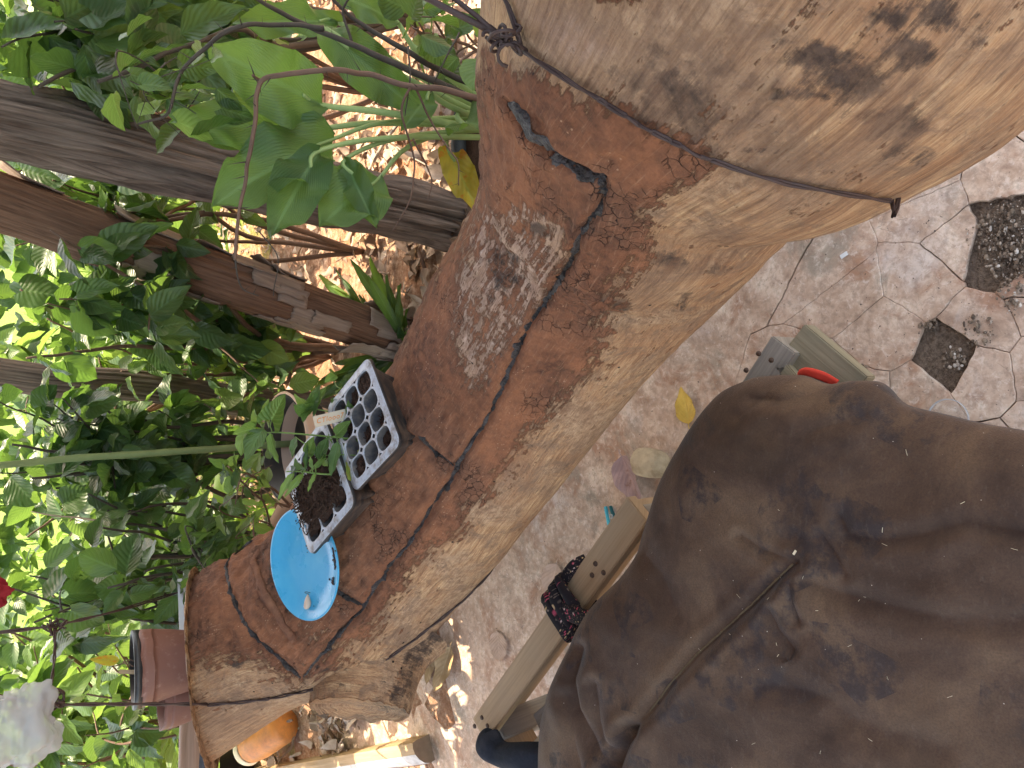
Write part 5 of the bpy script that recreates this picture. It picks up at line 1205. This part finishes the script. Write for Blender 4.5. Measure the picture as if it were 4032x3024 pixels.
floor_leaf('small tan fallen leaf under the edge of the grey bucket', (905, 1410), (960, 1425), .9, 'dry', z=.004)
ck = thing('wood_chunk', 'short pale sawn wood chunk with a dark hollow, beside the purple leaf', 'wood chunk', at2(1404, 1000, 0))
cA_, cB_ = at2(1380, 997, .035), at2(1425, 1003, .035); axd = (cB_-cA_); Mc = frame(cA_, axd, (0, 0, 1)); v = []; n = 48; hL = axd.length*1.1
for i, (x, s_) in enumerate([(0.004, 0), (0.001, .6), (0, .93), (.004, 1.0), (.012, 1.03), (.03, 1.06), (.06, 1.0), (hL, .9), (hL+.01, .6), (hL+.01, 0)]):
    for k in range(n):
        th = 2*math.pi*k/n; q = 1+.12*noise.noise(Vector((math.cos(th)*1.3, math.sin(th)*1.3, 3)))-.25*math.exp(-((th-4.0)/.25)**2)
        v.append(Mc@Vector((x+.002*noise.noise(Vector((k*.5, i, 0))), math.cos(th)*.036*s_*q, math.sin(th)*.036*s_*q)))
MB().add(v, [(i*n+k, i*n+(k+1) % n, (i+1)*n+(k+1) % n, (i+1)*n+k) for i in range(9) for k in range(n)]).build('chunk', m_simple('chunk_wood', (.42, .32, .21), .85, .4, 40, .2, .8, dirt=(.22, .15, .09)), ck)
cp = thing('clothes_peg', 'small teal plastic clothes peg open on the floor by the bench', 'clothes peg', at2(1318, 1115, 0))
for k, (a, b) in enumerate((((1308, 1094), (1316, 1136)), ((1318, 1093), (1330, 1128)))):
    A_, B_ = at2(*a, .008), at2(*b, .008); MB().box(frame((A_+B_)/2, B_-A_, (0, 0, 1)), (B_-A_).length, .007, .009, .0012).build('jaw', M_teal if k == 0 else m_simple('dark_teal_plastic', (.01, .1, .11), .4), cp, False)
pm = at2(1322, 1115, .010); MB().tube([pm+Vector((math.cos(t*.7)*.006, math.sin(t*.7)*.006, t*.0004)) for t in range(20)], .0009, 6).build('spring', M_steel, cp)
sh_ = thing('glass_shard', 'tiny pale shard on the floor beside the log', 'shard', at2(1823, 551, 0)); MB().box(frame(at2(1823, 551, .004), (1, -2, .1), (.1, 0, 1)), .016, .009, .002, .0005).build('shard', M_white, sh_, False)
lc = at(3735, 1650, .02); ld_ = thing('clear_lid', 'round clear plastic lid with a milky rim poking out beyond the cushion', 'lid', lc)
lr = .036; Ml = frame(lc, (1, 0, 0), (.1, .15, 1)); MB().lathe([(lr*.96, .002), (lr, .006), (lr*1.04, .004), (lr*1.03, 0), (lr*.97, -.001)], Ml, 56).build('rim', M_film, ld_); MB().lathe([(0, .004), (lr*.5, .0035), (lr*.97, .002)], Ml, 40).build('disc', M_clear, ld_)
# bucket under the log
gb = at2(925, 1365, .0); gk = thing('grey_bucket', 'grey-beige bucket standing on the floor under the log', 'bucket', gb+Vector((0, .05, 0)))
MB().lathe([(0, .0), (.11, .0), (.135, .2), (.14, .2), (.142, .215), (.135, .215), (.12, .03), (0, .02)], Matrix.Translation(gb+Vector((.0, .05, 0))), 56).build('bucket_wall', M_greyp, gk)
# orange jar lying behind
oj0, oj1 = at2(535, 1618, .17), at2(620, 1560, .07); oj = thing('orange_jar', 'orange plastic jar with a cream rim lying on its side under the log end', 'jar', oj0)
Mo = frame(oj0, oj1-oj0, (0, 0, 1))@Matrix(((0, 0, 1, 0), (1, 0, 0, 0), (0, 1, 0, 0), (0, 0, 0, 1))); hl = .3
MB().lathe([(.062, .01), (.075, .03), (.085, .1), (.085, hl-.03), (.07, hl), (0, hl)], Mo, 40).build('jar_wall', M_orange, oj)
MB().lathe([(.05, .09), (.06, .02), (.062, -.012), (.072, -.014), (.078, 0), (.07, .014)], Mo, 40).build('jar_rim', M_cream, oj)
# half-round offcut
hw0, hw1 = at(1672, 2945, .03), at(985, 3060, .03); hw = thing('split_log', 'split length of wood with chalky bark lying on the patio at the left edge', 'split log', hw0)
dh = (hw1-hw0).normalized(); Lh = (hw1-hw0).length*1.4; Mh = frame(hw0, dh, (0, 0, 1)); n = 60; v = []; prof = [(-.038, -.03), (.05, -.03), (.052, -.01), (.045, .012), (.03, .03), (.01, .042), (-.012, .046), (-.03, .044), (-.036, .02)]
for i in range(n+1):
    for k, (y, z) in enumerate(prof):
        w_ = 1+.08*noise.noise(Vector((i*.15, k*.6, 0))); v.append(Mh@Vector((Lh*i/n+.004*noise.noise(Vector((k*2, i*.1, 3))), y*w_, z*w_+.004*noise.noise(Vector((i*.4, k, 9))))))
m = len(prof); mb = MB(); uv = [(Lh*i/n, k*.02) for i in range(n+1) for k in range(m)]
fF = [(i*m+k, i*m+(k+1) % m, (i+1)*m+(k+1) % m, (i+1)*m+k) for i in range(n) for k in range(m)]
b = len(mb.v); mb.v += v; mb.u += uv; mb.a += [0]*len(v); mb.f += fF; mb.m += [1 if (q % m) in (1, 2, 3, 4) else 0 for q in range(len(fF))]
mb.cm = 0; mb.f += [tuple(range(m))[::-1], tuple(n*m+k for k in range(m))]; mb.m += [2, 2]
mb.build('wood', [M_plank, M_chalk, m_simple('sawn_end', (.2, .13, .085), .85, .3, 60)], hw, False)
bpz = at(900, 3010, .1); bk = thing('black_pot', 'black plastic pot half out of view at the left edge below the log end', 'pot', (bpz.x, bpz.y, 0))
MB().lathe([(0, .0), (.1, .0), (.13, .18), (.138, .18), (.14, .2), (.13, .2), (.115, .03), (0, .03)], Matrix.Translation((bpz.x-.03, bpz.y, 0)), 48).build('pot_wall', M_black, bk)

# ------------------------------------------------------------------ litter, chips, grass beyond
lme = lp('litter', 'ovate', 0, nl=5, nw=1, curl=.5, fold=.4)
def scatter_leaves(name, n, area, sz, mat, seed, zoff=.02, kinds=('ovate', 'lance')):
    r4 = random.Random(seed); mb = MB(); src = [leaf_mesh('tmp', mat, k, 5, 1, .35, .5, .05, s_)[1:] for k in kinds for s_ in (0, 1)]
    for _ in range(n):
        x, y = area(r4); v, f, uv = r4.choice(src); L = r4.uniform(*sz); a = r4.uniform(0, 6.3)
        M = Matrix.Translation((x, y, zoff+r4.uniform(0, .03)))@Matrix.Rotation(a, 4, 'Z')@Matrix.Rotation(r4.gauss(0, .35), 4, 'X')@Matrix.Rotation(r4.gauss(0, .35), 4, 'Y')@Matrix.Scale(L, 4)@Matrix.Diagonal((1, 1, r4.choice((-1, 1)), 1))
        mb.ca = r4.random(); mb.add([M@Vector(p) for p in v], f, uv)
    mb.build(name, mat, None, True, kind='stuff')
scatter_leaves('leaf_litter', 2600, lambda q: ((lambda y: (q.uniform(-.75 if y > 2.75 else -.12, .75)*y, y))(q.uniform(1.9, 4.6))), (.04, .11), ML['litter'], 5)
scatter_leaves('wood_chips', 260, lambda q: (q.uniform(-1.9, -.8), q.uniform(2.72, 3.1)), (.03, .1), ML['litter'], 6, .012, ('lance',))
def grass():
    r4 = random.Random(8); mb = MB()
    for _ in range(15000):
        y = 3.2+9*r4.random()**1.6; x = r4.uniform(-.8, .8)*y; 
        if noise.noise(Vector((x*.9, y*.9, 2))) < -.12+(.3 if y < 4.2 else 0): continue
        a = r4.uniform(0, 6.3); h_ = r4.uniform(.05, .16); dx, dy = math.cos(a)*.007, math.sin(a)*.007; lx_, ly_ = r4.gauss(0, .5)*h_, r4.gauss(0, .5)*h_
        mb.ca = r4.random(); mb.add([(x-dx, y-dy, -.01), (x+dx, y+dy, -.01), (x+lx_*.5+dx*.7, y+ly_*.5+dy*.7, h_*.6), (x+lx_*.5-dx*.7, y+ly_*.5-dy*.7, h_*.6), (x+lx_, y+ly_, h_)], [(0, 1, 2, 3), (3, 2, 4)], [(0, .2), (0, .8), (.5, .8), (.5, .2), (1, .5)])
    mb.build('grass', ML['grass'], None, True, kind='stuff')
grass()
def sticks():
    r4 = random.Random(12)
    for k in range(4):
        y = r4.uniform(2.1, 3.0); x = r4.uniform(-.1, .55)*y; a = r4.uniform(0, 3.1); L = r4.uniform(.12, .45)
        p = Vector((x, y, .035)); d = Vector((math.cos(a), math.sin(a), r4.uniform(-.02, .1)))*L
        t = MB().tube(spline([p, p+d*.5+Vector((0, 0, .012)), p+d], 8), r4.uniform(.003, .008), 6).build('stick', M_plank_grey if k % 2 else M_twig, None); tag(t, ['long thin brown twig lying on the sunlit soil right of the peeling post', 'grey stick lying on the leaf litter near the black tub', 'short brown twig lying on the leaf litter behind the log', 'long grey stick lying on the soil beyond the black tub'][k], 'stick')
sticks()
def far_hedge():
    r4 = random.Random(14); mb = MB(); src = [leaf_mesh('tmp', None, k, 4, 1, .3, .3, .05, s_)[1:] for k in ('ovate', 'heart') for s_ in (0, 1)] if False else [lp('mid', k, s_, nl=4, nw=1)[1:] for k in ('ovate', 'heart') for s_ in (0, 1)]
    for _ in range(16000):
        y = r4.uniform(5.0, 8.5); x = r4.uniform(-.95, .95)*y; z = r4.uniform(0, 1.75)
        if noise.noise(Vector((x*1.1, y*1.1, z*1.6))) < -.06: continue
        v, f, uv = r4.choice(src); L = r4.uniform(.1, .2); M = Matrix.Translation((x, y, z))@Matrix.Rotation(r4.uniform(0, 6.3), 4, 'Z')@Matrix.Rotation(r4.gauss(0, .8), 4, 'X')@Matrix.Rotation(r4.gauss(.5, .6), 4, 'Y')@Matrix.Scale(L, 4)
        mb.ca = r4.random(); mb.add([M@Vector(p) for p in v], f, uv)
    mb.build('hedge', ML['mid'], None, True, kind='stuff')
far_hedge()
